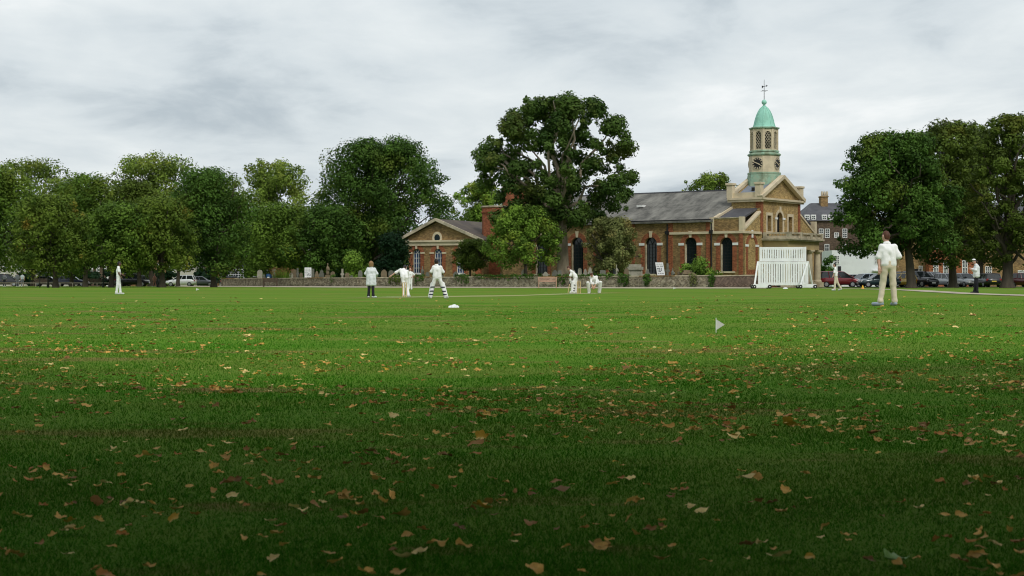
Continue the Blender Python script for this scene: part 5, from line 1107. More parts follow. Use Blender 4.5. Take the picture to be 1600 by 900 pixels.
def car(kind, pname, col, px, d, rz, label, z=None, grp='cars parked round the green', dooropen=False):
    X = PX(px, d); Ln, Wd, Ht, line, g0, g1, r0, r1, wr = KINDS_[kind]; m = paint(pname, col)
    o = empty('parked_car', (X, d, g(X, d)+.034), R(rz), label, 'car', grp); hw = Wd/2
    T = [0, .015, .05, .12, .2, .35, .5, .6, .7, .8, .9, .95, .985, 1]; secs = []
    for t in T:
        zb = np.interp(t, *zip(*line)); e_ = 1-.16*max(0, (abs(t-.5)-.36)/.14)**2; z0 = .22+.12*max(0, (abs(t-.5)-.42)/.08); x = (t-.5)*Ln; h_ = hw*e_
        secs.append([(x, s*a*h_, z_) for s, a, z_ in ((-1, .86, z0), (-1, .99, z0+.12), (-1, 1, zb*.62), (-1, .97, zb-.12), (-1, .88, zb-.02), (-1, .3, zb+.02), (1, .3, zb+.02), (1, .88, zb-.02), (1, .97, zb-.12), (1, 1, zb*.62), (1, .99, z0+.12), (1, .86, z0))])
    n = 12; mb = MB(); mb.smooth = True; mb.add([p for s in secs for p in s], [(i*n+k, i*n+(k+1) % n, (i+1)*n+(k+1) % n, (i+1)*n+k) for i in range(len(T)-1) for k in range(n)]+[tuple(range(n))[::-1], tuple((len(T)-1)*n+k for k in range(n))]); bd = mb.build('body', m, o)
    X_ = lambda t: (t-.5)*Ln; zbl = lambda t: float(np.interp(t, *zip(*line)))-.02
    b0, b1, t0, t1 = X_(g0), X_(g1), X_(r0), X_(r1); wb, wt = hw*.93, hw*.74; zr = Ht
    gl = MB(); gl.add([(b0, -wb, zbl(g0)), (b1, -wb*.97, zbl(g1)), (b1, wb*.97, zbl(g1)), (b0, wb, zbl(g0)), (t0, -wt, zr-.04), (t1, -wt, zr-.04), (t1, wt, zr-.04), (t0, wt, zr-.04)], [(0, 1, 5, 4), (1, 2, 6, 5), (2, 3, 7, 6), (3, 0, 4, 7), (4, 5, 6, 7), (0, 3, 2, 1)]); gl.build('windows', CGL, o)
    mb = MB(); mb.smooth = True; xs_ = [t0-.06, t0+.1, (t0+t1)/2, t1-.15, t1+.05]; zs_ = [zr-.05, zr-.01, zr, zr-.01, zr-.06]; vs = []
    for x, z_ in zip(xs_, zs_): vs += [(x, -wt-.02, z_-.05), (x, -wt*.8, z_), (x, 0, z_+.02), (x, wt*.8, z_), (x, wt+.02, z_-.05)]
    mb.add(vs, [(i*5+k, (i+1)*5+k, (i+1)*5+k+1, i*5+k+1) for i in range(4) for k in range(4)]); rf = mb.build('roof', m, o); rf.modifiers.new('thick', 'SOLIDIFY').thickness = .03
    mid = (b0+b1)/2; tm_ = (t0+t1)/2
    for s2 in (-1, 1):
        mb = MB()
        mb.bar((b0+.05, s2*wb, zbl(g0)), (t0, s2*wt, zr-.06), .1 if kind != 'saloon' else .07, .08); mb.bar((b1, s2*wb*.97, zbl(g1)), (t1, s2*wt, zr-.06), .06, .05)
        for f_ in (.38, .62) if kind in ('hatch', 'saloon') else (.3, .62): mb.bar((b0+(b1-b0)*f_, s2*(wb+.005), zbl(.5)-.03), (t0+(t1-t0)*f_+.05, s2*(wt+.005), zr-.06), .07, .04)
        mb.build('pillars', m, o)
        mb = MB(); mb.box(b1-.25, b1-.12, s2*(hw+.02), s2*(hw+.17), zbl(.6)+.02, zbl(.6)+.15); mb.build('wing_mirror', m, o)
        xx = X_(.965); MB().box(xx-.18, xx+.03, s2*hw*.42, s2*hw*.86, .60*(Ht/1.5), .74*(Ht/1.5)).build('headlight', LAMPW, o)
        xx = X_(.012); MB().box(xx-.03, xx+.12, s2*hw*.66, s2*hw*.93, .68*(Ht/1.5), .90*(Ht/1.5)).build('tail_light', LAMPR, o)
    mb = MB(); mb.box(X_(1)-.05, X_(1)+.015, -.26, .26, .38, .49); mb.build('number_plate', PLW, o); mb = MB(); mb.box(X_(0)-.015, X_(0)+.05, -.26, .26, .55, .66); mb.build('number_plate', PLY, o)
    mb = MB(); mb.box(X_(1)-.06, X_(1)+.008, -hw*.6, hw*.6, .26, .36); mb.build('grille', RUBB, o)
    for tx_ in (.19, .81):
        for s2 in (-1, 1):
            mb = MB(); mb.M = Matrix.Translation((X_(tx_), s2*(hw-.09), wr-.03)) @ Matrix.Rotation(R(90), 4, 'X'); mb.lathe([(.1, -.1), (wr*.93, -.1), (wr, -.06), (wr, .06), (wr*.93, .1), (.1, .1)], 18); wl_ = mb.build('wheel', RUBB, o)
            mb = MB(); mb.M = Matrix.Translation((X_(tx_), s2*(hw+.0), wr-.03)) @ Matrix.Rotation(R(90), 4, 'X'); mb.lathe([(wr*.62, -.015), (wr*.62, .015), (wr*.2, .02)], 14); mb.build('rim', RIM, wl_)
    if dooropen: MB().prism([(b0+(b1-b0)*.5, -hw-.02, .3), (b0+(b1-b0)*.5, -hw-.02, Ht-.1), (b0+(b1-b0)*.62, -hw-.75, Ht-.15), (b0+(b1-b0)*.62, -hw-.75, .32)], (.05, 0, 0)).build('open_door', BLACKM, o)
    return o
NB = (.016, .022, .045); SIL = (.42, .44, .45); BK = (.014, .014, .016)
car('estate', 'paint_navy', NB, 112, 222, 6, 'dark blue estate car parked under the trees at the left')
car('mpv', 'paint_black', BK, 207, 216, 4, 'black people carrier parked behind the standing fielder')
car('saloon', 'paint_black', BK, 76, 236, 3, 'black saloon half hidden behind the yellow sign post')
car('hatch', 'paint_graphite', (.05, .055, .06), 238, 244, 10, 'small dark hatchback behind the strolling pedestrian')
car('hatch', 'paint_white', (.78, .79, .79), 283, 224, 181, 'white hatchback with its dark front door open', dooropen=True)
car('saloon', 'paint_slate', (.10, .11, .125), 314, 242, 2, 'dark grey saloon parked right of the white hatchback')
car('mpv', 'paint_black', BK, 8, 226, 4, 'dark car behind the people at the left edge')
car('hatch', 'paint_black', BK, 366, 252, 3, 'black hatchback parked in front of the pub bay window')
car('hatch', 'paint_white', (.78, .79, .79), 399, 254, 3, 'white car roof showing behind the wall beside the pub')
car('mpv', 'paint_red', (.19, .012, .018), 1312, 177, -12, 'dark red people carrier beside the church porch')
car('saloon', 'paint_teal', (.02, .045, .05), 1372, 175.5, 188, 'dark teal saloon right of the dark red car')
car('hatch', 'paint_silverblue', (.30, .36, .42), 1350, 190, 200, 'silver blue hatchback behind the dark teal saloon')
car('saloon', 'paint_grey', (.2, .21, .22), 1328, 196, 178, 'grey saloon behind the dark red car')
car('hatch', 'paint_yellow', (.52, .33, .03), 1405, 178, 215, 'yellow car half hidden behind the tall fielder')
car('suv', 'paint_black', BK, 1436, 181, -60, 'black off roader right of the dark chestnut trunk')
car('mpv', 'paint_silver', SIL, 1457, 188, -65, 'silver people carrier between the two chestnut trunks')
car('suv', 'paint_graphite', (.05, .055, .06), 1413, 192, -62, 'dark off roader behind the dark chestnut trunk')
car('hatch', 'paint_silver', SIL, 1482, 185, -70, 'silver hatchback left of the second chestnut trunk')
car('hatch', 'paint_silver', SIL, 1506, 184, -70, 'silver hatchback right of the second chestnut trunk')
car('saloon', 'paint_slate', (.10, .11, .125), 1521, 190, -65, 'grey saloon behind the white coated umpire')
car('estate', 'paint_black', BK, 1541, 181, 95, 'black estate seen from behind right of the umpire')
car('hatch', 'paint_maroon', (.09, .012, .014), 1606, 178, -60, 'maroon car cut off by the right edge')

# ------------------------------------------------------------------ people: each body grown as one skin round its bones
def field(prims, vox, k, fold=0.):
    """smooth union of tapered capsules (a, b, ra, rb[, k]) and ellipsoids ('e', centre, radii, yaw) on a voxel grid, then its surface"""
    lo = np.full(3, 1e9); hi = -lo
    for p in prims:
        if isinstance(p[0], str): c = np.array(p[1]); r = max(p[2]); lo = np.minimum(lo, c-r); hi = np.maximum(hi, c+r)
        else:
            a, b = np.array(p[0]), np.array(p[1]); r = max(p[2], p[3]); lo = np.minimum(lo, np.minimum(a, b)-r); hi = np.maximum(hi, np.maximum(a, b)+r)
    lo -= 3*vox+k*.3; hi += 3*vox+k*.3; n = np.ceil((hi-lo)/vox).astype(int)+1; D = np.full(n, 9., np.float32)
    for p in prims:
        kk = k
        if isinstance(p[0], str): c = np.array(p[1]); r = max(p[2]); b0, b1 = c-r, c+r
        else:
            a, b = np.array(p[0], float), np.array(p[1], float); r = max(p[2], p[3]); b0, b1 = np.minimum(a, b)-r, np.maximum(a, b)+r
            if len(p) > 4: kk = p[4]
        mrg = kk*1.2+3*vox; i0 = np.maximum(0, np.floor((b0-mrg-lo)/vox).astype(int)); i1 = np.minimum(n, np.ceil((b1+mrg-lo)/vox).astype(int)+1)
        gx, gy, gz_ = [lo[q]+np.arange(i0[q], i1[q])*vox for q in range(3)]; P_ = np.stack(np.meshgrid(gx, gy, gz_, indexing='ij'), -1)
        if isinstance(p[0], str):
            q = P_-c; cy, sy = math.cos(p[3]), math.sin(p[3]); q = np.stack([(q[..., 0]*cy+q[..., 1]*sy)/p[2][0], (-q[..., 0]*sy+q[..., 1]*cy)/p[2][1], q[..., 2]/p[2][2]], -1); d_ = (np.linalg.norm(q, axis=-1)-1)*min(p[2])
        else:
            ba = b-a; t = np.clip(((P_-a)@ba)/max(1e-9, ba@ba), 0, 1); d_ = np.linalg.norm(P_-a-t[..., None]*ba, axis=-1)-(p[2]+(p[3]-p[2])*t)
        sl = tuple(slice(i0[q], i1[q]) for q in range(3)); Dq = D[sl]; h = np.clip(.5+.5*(Dq-d_)/kk, 0, 1); D[sl] = d_*h+Dq*(1-h)-kk*h*(1-h)
    if fold:      # cloth folds
        gx, gy, gz_ = np.meshgrid(*[lo[q]+np.arange(n[q])*vox for q in range(3)], indexing='ij')
        D = D+fold*(np.sin(gx*31+gz_*24+2*np.sin(gz_*9))+np.sin(gz_*37-gx*13+gy*27)+.7*np.sin(gx*60+gy*50+gz_*15))*.5
    S = D < 0; nx_, ny_, nz_ = [v-1 for v in D.shape]; sm = np.zeros((nx_, ny_, nz_, 3), np.float32); ct = np.zeros((nx_, ny_, nz_), np.float32)
    for ax in range(3):
        for o1 in (0, 1):
            for o2 in (0, 1):
                of = [0, 0, 0]; oth = [q for q in range(3) if q != ax]; of[oth[0]] = o1; of[oth[1]] = o2; oe = list(of); oe[ax] = 1
                s0 = tuple(slice(of[q], of[q]+(nx_, ny_, nz_)[q]) for q in range(3)); s1 = tuple(slice(oe[q], oe[q]+(nx_, ny_, nz_)[q]) for q in range(3))
                A, B = D[s0], D[s1]; m = (A < 0) != (B < 0); t = np.where(m, A/np.where(m, A-B, 1), 0)
                for q in range(3): sm[..., q] += m*(t if q == ax else of[q])
                ct += m
    act = ct > 0; idx = -np.ones(ct.shape, int); ij = np.argwhere(act); idx[act] = np.arange(len(ij)); V = (ij+sm[act]/ct[act][:, None])*vox+lo; F = []
    for ax in range(3):
        o1, o2 = [(1, 2), (2, 0), (0, 1)][ax]; e0 = [slice(1, -1)]*3; e0[ax] = slice(0, -1); e1 = [slice(1, -1)]*3; e1[ax] = slice(1, None)
        A, B = S[tuple(e0)], S[tuple(e1)]
        for flip, m in ((False, A & ~B), (True, ~A & B)):
            c = np.argwhere(m); off = np.array([1, 1, 1]); off[ax] = 0; c = c+off
            def cell(a, b): cc = c.copy(); cc[:, o1] -= a; cc[:, o2] -= b; return idx[cc[:, 0], cc[:, 1], cc[:, 2]]
            q = np.stack([cell(1, 1), cell(0, 1), cell(0, 0), cell(1, 0)], 1); F.append(q[:, ::-1] if flip else q)
    F = np.concatenate(F); F = F[(F >= 0).all(1)]; return V, F
def skinned(name, prims, m, parent, vox=.014, k=.04, fold=0.):
    V, F = field(prims, vox, k, fold); return bulk(name, V, F, m, parent, smooth=True)
SKINP = mat('skin_pale', (.55, .33, .25), (.50, .29, .22), rough=.55, scale=8); SKIND = mat('skin_dark', (.16, .085, .055), (.13, .07, .045), rough=.5, scale=8)
WHT = mat('cricket_cotton', (.86, .85, .84), (.80, .79, .77), rough=.9, scale=5, bump=.3, bscale=14); CRM = mat('cricket_flannel', (.70, .61, .47), (.62, .53, .40), rough=.9, scale=5, bump=.35, bscale=12)
BLK = mat('black_trousers', (.012, .013, .018), (.02, .021, .026), rough=.85); COAT = mat('umpire_coat', (.74, .76, .76), (.66, .68, .69), rough=.85, scale=4, bump=.3, bscale=9)
HAIRB = mat('hair_brown', (.10, .035, .018), (.06, .022, .012), rough=.6, scale=20); HAIRD = mat('hair_black', (.014, .011, .010), (.02, .015, .013), rough=.5, scale=20); HAIRF = mat('hair_fair', (.30, .18, .075), (.20, .115, .05), rough=.6, scale=20)
SHOE = mat('white_boot', (.62, .64, .62), (.5, .52, .5), rough=.6); SHOEB = mat('blue_trainer', (.20, .26, .34), (.35, .38, .4), rough=.6, scale=14); EYEM = mat('eye', (.02, .015, .012), (.03, .02, .02), rough=.2); LIP = mat('lip', (.30, .10, .085), (.26, .09, .08), rough=.5)
PADW = mat('pad_white', (.80, .80, .77), (.72, .72, .70), rough=.7); STRAP = mat('pad_strap', (.03, .035, .06), (.02, .02, .04), rough=.8); GLV = mat('glove', (.5, .3, .2), (.4, .24, .16)); BATW = mat('bat_willow', (.60, .45, .25), (.52, .38, .2), rough=.6)
V3 = lambda *a: np.array(a, float)
def person(label, px, d, H, face, J, shirt=WHT, trousers=CRM, hair=HAIRD, skin=SKINP, shoe=SHOE, sleeve=.55, coat=None, cap=None, hand=None, vox=.014, pads=False, longhair=False, cat='person', group='cricketers on the green', tuck=False, dz=0., wide=1.):
    """J: joints in metres for a 1.75 m figure, x right of the picture, y away from the viewer, z up; face: yaw of the look (0 = away from viewer, + turns left)"""
    X = PX(px, d); o = empty('person', (X, d, g(X, d)+dz), 0, label, cat, group); k_ = H/1.75; o.scale = (k_, k_, k_)
    J = {a: V3(*b) for a, b in J.items()}; fw = V3(-math.sin(face), math.cos(face), 0); rt = V3(math.cos(face), math.sin(face), 0)
    pe, cs, nk, hd = J['pelvis'], J['chest'], J['neck'], J['head']; up = (hd-nk)/np.linalg.norm(hd-nk)
    hf = J.get('look', fw); hf = hf/np.linalg.norm(hf); hr_ = np.cross(hf, up); hr_ /= np.linalg.norm(hr_); yaw = math.atan2(hr_[1], hr_[0])
    br = J.get('torso_right', rt)
    hipL, hipR = pe-br*.085, pe+br*.085; shL, shR = J.get('shL', cs-br*.15+V3(0, 0, .1)), J.get('shR', cs+br*.15+V3(0, 0, .1))
    P_ = []
    P_ += [('e', hd+up*.015, (.075, .092, .115), yaw), ('e', hd-up*.05+hf*.02, (.058, .07, .075), yaw), (nk-up*.04, hd-up*.05, .056, .05)]
    P_ += [(hd+hf*.085+up*.0, hd+hf*.108-up*.03, .012, .017, .015)]      # nose
    for s in (-1, 1): P_ += [('e', hd+hr_*s*.078-up*.005, (.014, .022, .032), yaw)]
    P_ += [(cs-br*.07, pe-br*.05, .085, .08), (cs+br*.07, pe+br*.05, .085, .08), (shL, shR, .05, .05), (nk-up*.06, cs, .055, .08)]
    for S_, sh in (('L', shL), ('R', shR)):
        el, wr = J['el'+S_], J['wr'+S_]; P_ += [(sh, el, .055, .04), (el, wr, .041, .026)]
        dr = (wr-el)/np.linalg.norm(wr-el); sd = np.cross(dr, hf); sd = sd/max(.1, np.linalg.norm(sd)); pl = wr+dr*.055; nn_ = np.cross(sd, dr)
        P_ += [(wr, pl-sd*.018, .024, .022), (wr, pl+sd*.018, .024, .022)]
        for q, ln in zip((-.033, -.011, .011, .033), (.06, .072, .075, .058)):
            b0 = pl+sd*q+dr*.02; b1 = b0+dr*ln*.55+nn_*.012; b2 = b1+dr*ln*.35+nn_*.028; P_ += [(b0, b1, .0105, .0098, .008), (b1, b2, .0098, .0088, .008)]
        t0 = wr+dr*.02+sd*.03*(1 if S_ == 'L' else -1); t1 = t0+dr*.035+sd*.025*(1 if S_ == 'L' else -1)+nn_*.01; P_ += [(t0, t1, .014, .011, .01), (t1, t1+dr*.025+nn_*.012, .011, .009, .008)]
    for S_, hp in (('L', hipL), ('R', hipR)):
        kn, an = J['kn'+S_], J['an'+S_]; P_ += [(hp, kn, .085, .058), (kn, kn*.6+an*.4, .055, .055), (kn*.6+an*.4, an, .055, .036)]
        fd = J.get('ft'+S_, fw); P_ += [(an-V3(0, 0, .03), an+fd*.15-V3(0, 0, .05), .038, .032)]
    body = skinned('body', P_, skin, o, vox, .035)
    # eyes and mouth
    for s in (-1, 1): e_ = MB().lathe([(.002, -.009), (.011, 0), (.002, .009)], 8).build('eye', EYEM, body); e_.location = tuple(hd+hf*.083+hr_*s*.032+up*.012)
    c_ = hd+hf*.098-up*.062; MB().bar(c_-hr_*.024, c_+hr_*.024, .012, .01).build('mouth', LIP, body)
    # hair
    Hp = [('e', hd+up*.035-hf*.018, (.084, .096, .108), yaw), ('e', hd-hf*.045-up*.01, (.075, .062, .09), yaw)]
    if longhair: Hp += [('e', hd-hf*.025+up*.0, (.118, .105, .118), yaw), ('e', hd-hf*.045-up*.1, (.10, .06, .075), yaw), (hd-hr_*.07-up*.02, hd-hr_*.08-up*.14, .035, .03), (hd+hr_*.07-up*.02, hd+hr_*.08-up*.14, .035, .03)]
    # cut the hair cap back from the face: shift it up and behind the brow
    skinned('hair', Hp, hair, o, vox, .03)
    if cap:
        cp = [('e', hd+up*.07, (.095, .108, .075), yaw)]; skinned('cap', cp, cap[0], o, vox, .02)
        mb = MB(); mb.smooth = True; c_ = hd+up*.055; n = 16
        mb.add([tuple(c_+hr_*.102*math.cos(a)+hf*.118*math.sin(a)+up*z_) for z_ in (-.018, .022) for a in [2*math.pi*i/n for i in range(n)]], [(i, (i+1) % n, n+(i+1) % n, n+i) for i in range(n)]); mb.build('cap_band', cap[1], o)
        mb = MB(); mb.prism([tuple(c_+hf*.09+hr_*.08-up*.02), tuple(c_+hf*.185+hr_*.045-up*.035), tuple(c_+hf*.185-hr_*.045-up*.035), tuple(c_+hf*.09-hr_*.08-up*.02)], tuple(up*.012)); mb.build('cap_peak', cap[1], o)
    # shirt or coat
    wr_ = wide; S = [(cs-br*.085*wr_, pe-br*.06*wr_+V3(0, 0, .12), .108*wr_, .096*wr_), (cs+br*.085*wr_, pe+br*.06*wr_+V3(0, 0, .12), .108*wr_, .096*wr_), (shL, shR, .07, .07), (nk-up*.045, cs, .065, .11), (shL, cs, .07, .115), (shR, cs, .07, .115)]
    S += [(cs-br*.085*wr_, pe-br*.08*wr_+V3(0, 0, .03), .10*wr_, .116*wr_), (cs+br*.085*wr_, pe+br*.08*wr_+V3(0, 0, .03), .10*wr_, .116*wr_)]
    for S_, sh in (('L', shL), ('R', shR)):
        el, wr = J['el'+S_], J['wr'+S_]
        if sleeve <= 1: S += [(sh, sh+(el-sh)*sleeve, .064, .063), (sh+(el-sh)*sleeve*.8, sh+(el-sh)*sleeve, .062, .067)]
        else: S += [(sh, el, .07, .06), (el, el+(wr-el)*(sleeve-1), .062, .05)]
    if coat:
        for q in np.linspace(-1, 1, 5): S += [(pe+br*q*.10+V3(0, 0, .1), pe+br*q*.155-V3(0, 0, coat), .125, .10)]
        for q in (-1, 1): S += [(pe+fw*q*.04, pe+fw*q*.075-V3(0, 0, coat), .12, .10)]
    skinned('coat' if coat else 'shirt', S, shirt, o, vox, .03, .004)
    # collar
    skinned('collar', [(nk-up*.035-br*.03, nk-up*.035+br*.03, .062, .062), (nk-up*.05+fw*.02, nk-up*.03-fw*.02, .064, .06)], shirt, o, vox, .02)
    # trousers
    Tq = [(pe-br*.07+V3(0, 0, .06), pe+br*.07+V3(0, 0, .06), .102, .102), (pe-br*.062-V3(0, 0, .02), pe+br*.062-V3(0, 0, .02), .102, .102)]
    for S_, hp in (('L', hipL), ('R', hipR)):
        kn, an = J['kn'+S_], J['an'+S_]; lo_ = kn+(an-kn)*.93; Tq += [(hp, kn, .098, .074), (kn, lo_, .072, .062), (lo_, lo_-V3(0, 0, .01), .066, .07)]
    skinned('trousers', Tq, trousers, o, vox, .03, .0035)
    for S_ in 'LR':
        an = J['an'+S_]; fd = J.get('ft'+S_, fw); fd = fd/np.linalg.norm(fd); sd = np.cross(fd, V3(0, 0, 1))
        Sh = [(an-V3(0, 0, .045)-fd*.04, an-V3(0, 0, .05)+fd*.17, .046, .036), (an-V3(0, 0, .01), an-V3(0, 0, .05), .05, .05), (an-V3(0, 0, .05)+fd*.06-sd*.012, an-V3(0, 0, .055)+fd*.15+sd*.012, .042, .04)]
        skinned('shoe', Sh, shoe, o, vox, .02)
        if pads:
            kn = J['kn'+S_]; ax = (an-kn)/np.linalg.norm(an-kn); pf = fd-ax*(fd@ax); pf /= np.linalg.norm(pf)
            pdv = [(kn-ax*.16+pf*.085, an+pf*.075, .075, .062), (kn-ax*.16+pf*.07-sd*.05, an+pf*.05-sd*.05, .055, .05), (kn-ax*.16+pf*.07+sd*.05, an+pf*.05+sd*.05, .055, .05), (an+pf*.07, an+pf*.15-V3(0, 0, .03), .055, .05)]
            pad = skinned('leg_pad', pdv, PADW, o, vox, .02)
            for t in (.02, .45, .8):
                c0 = kn+(an-kn)*t; mb = MB(); n = 14; rr_ = .098-.012*t
                mb.add([tuple(c0+pf*rr_*math.cos(a)*1.05+sd*rr_*math.sin(a)+ax*z_) for z_ in (-.025, .025) for a in [2*math.pi*i/n for i in range(n)]], [(i, (i+1) % n, n+(i+1) % n, n+i) for i in range(n)]); mb.build('strap', STRAP, pad)
    if hand:
        for S_, gm in hand.items():
            el, wr = J['el'+S_], J['wr'+S_]; dr = (wr-el)/np.linalg.norm(wr-el); skinned('glove', [(wr-dr*.03, wr+dr*.08, .052, .06), (wr+dr*.06, wr+dr*.14, .058, .045)], gm, o, vox, .02)
    return o
def stand(**k):
    b = dict(pelvis=(0, 0, .95), chest=(0, 0, 1.27), neck=(0, 0, 1.49), head=(0, 0, 1.635), elL=(-.26, 0, 1.12), wrL=(-.27, .08, .88), elR=(.26, 0, 1.12), wrR=(.27, .08, .88), knL=(-.1, .02, .5), anL=(-.11, 0, .09), knR=(.1, .02, .5), anR=(.11, 0, .09)); b.update(k); return b
# the tall fielder close to us, seen from behind, looking left
person('tall fielder in cream trousers standing with his back turned, nearest to the camera', 1388, 41, 1.83, .12, stand(pelvis=(.0, 0, .955), chest=(.0, .03, 1.28), neck=(-.02, .08, 1.49), head=(-.035, .12, 1.63), look=(-.5, .8, -.02),
   elL=(-.235, .0, 1.13), wrL=(-.225, -.06, .87), elR=(.25, -.03, 1.14), wrR=(.235, .12, .92), knL=(-.12, .05, .51), anL=(-.19, .0, .09), knR=(.12, .03, .50), anR=(.155, .02, .09), ftL=(-.9, .25, 0), ftR=(-.2, .97, 0)), hair=HAIRB, shoe=SHOEB, sleeve=.92, vox=.0085)
person('fielder in whites standing sideways under the left trees, hands before him', 185.5, 92, 1.80, -1.35, stand(chest=(-.02, 0, 1.28), neck=(.0, 0, 1.5), head=(.04, -.01, 1.635), elL=(.05, .16, 1.13), wrL=(.22, .08, 1.03), elR=(.06, -.2, 1.12), wrR=(.16, -.14, .93), pelvis=(-.02, 0, .95), knL=(.02, .1, .5), anL=(.07, .1, .09), knR=(-.04, -.1, .5), anR=(-.1, -.1, .09)), hair=HAIRD, skin=SKIND, trousers=WHT)
person('woman umpire in a long white coat and dark trousers at the near wicket', 580, 77.5, 1.70, .15, stand(elL=(-.28, .02, 1.15), wrL=(-.2, .2, 1.02), elR=(.28, .02, 1.15), wrR=(.23, .2, 1.0), head=(-.01, .02, 1.63), look=(-.35, .9, 0), knL=(-.1, .02, .5), anL=(-.13, 0, .09), knR=(.08, .02, .5), anR=(.1, -.02, .09), ftR=(.6, .5, 0)), shirt=COAT, trousers=BLK, hair=HAIRF, sleeve=1.9, coat=.30, longhair=True, wide=1.12)
# bowler following through: body folded over the front leg, left arm out, back foot kicked up behind
person('bowler in whites bending through his delivery with one arm flung out', 629.5, 82.5, 1.78, -.35, dict(pelvis=(.08, 0, .93), chest=(.02, .16, 1.2), neck=(.03, .32, 1.36), head=(.07, .42, 1.44), look=(.35, .9, -.1), torso_right=(.95, -.2, -.12), shL=(-.13, .2, 1.32), shR=(.2, .2, 1.24), elL=(-.37, .2, 1.18), wrL=(-.58, .22, 1.04), elR=(.2, .42, 1.05), wrR=(.12, .55, .84), knL=(.05, -.02, .5), anL=(.04, -.05, .12), knR=(.2, .12, .5), anR=(.27, .0, .09), ftL=(.2, .95, 0)), hair=HAIRD, sleeve=.95, skin=SKINP, wide=1.05, trousers=WHT)
person('distant fielder in whites facing us with hands on hips', 641, 134, 1.76, 3.14, stand(elL=(.33, .05, 1.18), wrL=(.17, -.06, 1.04), elR=(-.33, .05, 1.18), wrR=(-.17, -.06, 1.04), knL=(.08, -.02, .5), knR=(-.08, -.02, .5), anL=(.1, 0, .09), anR=(-.1, 0, .09)), hair=HAIRB, sleeve=.9, trousers=WHT)
bt = person('batter with leg pads at the near end, back turned and legs apart', 683, 74.5, 1.80, -.1, stand(chest=(0, .03, 1.26), neck=(-.03, .07, 1.47), head=(-.035, .1, 1.6), look=(.2, .97, -.15), elL=(-.27, .08, 1.14), wrL=(-.16, .28, .98), elR=(.27, .08, 1.13), wrR=(.15, .28, .98), pelvis=(0, 0, .92), knL=(-.2, .06, .5), anL=(-.28, 0, .09), knR=(.24, .06, .5), anR=(.36, 0, .09), ftL=(-.3, .9, 0), ftR=(.5, .8, 0)), hair=HAIRD, skin=SKIND, sleeve=.9, pads=True, trousers=WHT, hand={'L': PADW, 'R': PADW})
person('batter crouched over his bat at the far wicket, pads on', 896.5, 97, 1.80, .9, dict(pelvis=(.1, .02, .90), chest=(-.06, .02, 1.16), neck=(-.2, .02, 1.33), head=(-.29, .0, 1.44), look=(-.9, -.1, -.15), torso_right=(.15, .98, 0), shL=(-.12, -.16, 1.24), shR=(-.1, .17, 1.24), elL=(-.2, -.2, 1.0), wrL=(-.2, -.1, .80), elR=(-.18, .16, .98), wrR=(-.18, .02, .74), knL=(.0, -.1, .5), anL=(-.05, -.12, .09), knR=(.14, .12, .5), anR=(.13, .1, .09), ftL=(-.9, -.2, 0), ftR=(-.7, -.6, 0)), hair=HAIRB, sleeve=.9, pads=True, trousers=WHT, hand={'L': PADW, 'R': PADW})
person('wicketkeeper in whites squatting low behind the far stumps', 928, 97.5, 1.80, .55, dict(pelvis=(.16, .1, .58), chest=(.0, -.08, .86), neck=(-.1, -.2, .98), head=(-.15, -.28, 1.04), look=(-.55, -.8, -.1), torso_right=(.75, .2, .1), shL=(-.18, -.12, .9), shR=(.14, -.1, .93), elL=(-.16, -.22, .62), wrL=(-.09, -.28, .38), elR=(.14, -.22, .62), wrR=(.02, -.3, .38), knL=(-.3, -.2, .5), anL=(-.24, -.02, .09), knR=(.34, -.12, .52), anR=(.3, .06, .09), ftL=(-.5, -.8, 0), ftR=(.1, -1, 0)), hair=HAIRB, sleeve=1.3, pads=True, trousers=WHT, hand={'L': GLV, 'R': GLV})
person('fielder in whites walking left in front of the dark red car', 1306, 108, 1.77, 1.4, stand(chest=(-.03, 0, 1.27), head=(-.08, 0, 1.63), neck=(-.05, 0, 1.49), elL=(-.14, -.2, 1.13), wrL=(-.22, -.2, .92), elR=(.12, .2, 1.12), wrR=(.08, .2, .87), knL=(-.06, -.08, .5), anL=(-.1, -.08, .09), knR=(.12, .08, .5), anR=(.34, .1, .13), ftL=(-1, -.1, 0), ftR=(-.9, .3, -.3)), hair=HAIRD, sleeve=.9, skin=SKINP)
person('stout umpire in white coat, flat cap and black trousers with folded arms', 1525, 85, 1.76, 1.45, stand(pelvis=(.02, 0, .95), chest=(.03, 0, 1.28), neck=(-.02, 0, 1.48), head=(-.08, 0, 1.61), elL=(-.08, -.24, 1.16), wrL=(-.24, .02, 1.24), elR=(-.06, .24, 1.15), wrR=(-.24, -.06, 1.2), knL=(.02, -.08, .5), anL=(.04, -.08, .09), knR=(.0, .08, .5), anR=(-.06, .08, .09), look=(-1, -.1, .1)), shirt=COAT, trousers=BLK, shoe=BLK, hair=HAIRD, sleeve=1.9, coat=.07, cap=(WHT, BLK), wide=1.28)
PINK = mat('pink_cloth', (.45, .22, .17), (.4, .19, .15), rough=.9); GREYC = mat('grey_cloth', (.16, .17, .18), (.12, .13, .14), rough=.9); TEALC = mat('pale_cloth', (.5, .55, .56), (.4, .45, .46), rough=.9)
GP = 'passers-by under the left trees'
person('pedestrian in pinkish clothes strolling beneath the left trees', 241.5, 212, 1.68, 1.3, stand(anL=(-.2, 0, .09), anR=(.2, 0, .09)), shirt=PINK, trousers=PINK, hair=HAIRF, sleeve=.6, coat=.25, vox=.024, group=GP)
person('passer-by in a pale top at the far left under the trees', 35, 212, 1.75, .3, stand(), shirt=TEALC, trousers=GREYC, sleeve=.6, vox=.024, group=GP)
person('passer-by in grey beside the one in the pale top', 27.5, 214, 1.78, -.3, stand(), shirt=GREYC, trousers=GREYC, sleeve=1.8, vox=.024, group=GP)
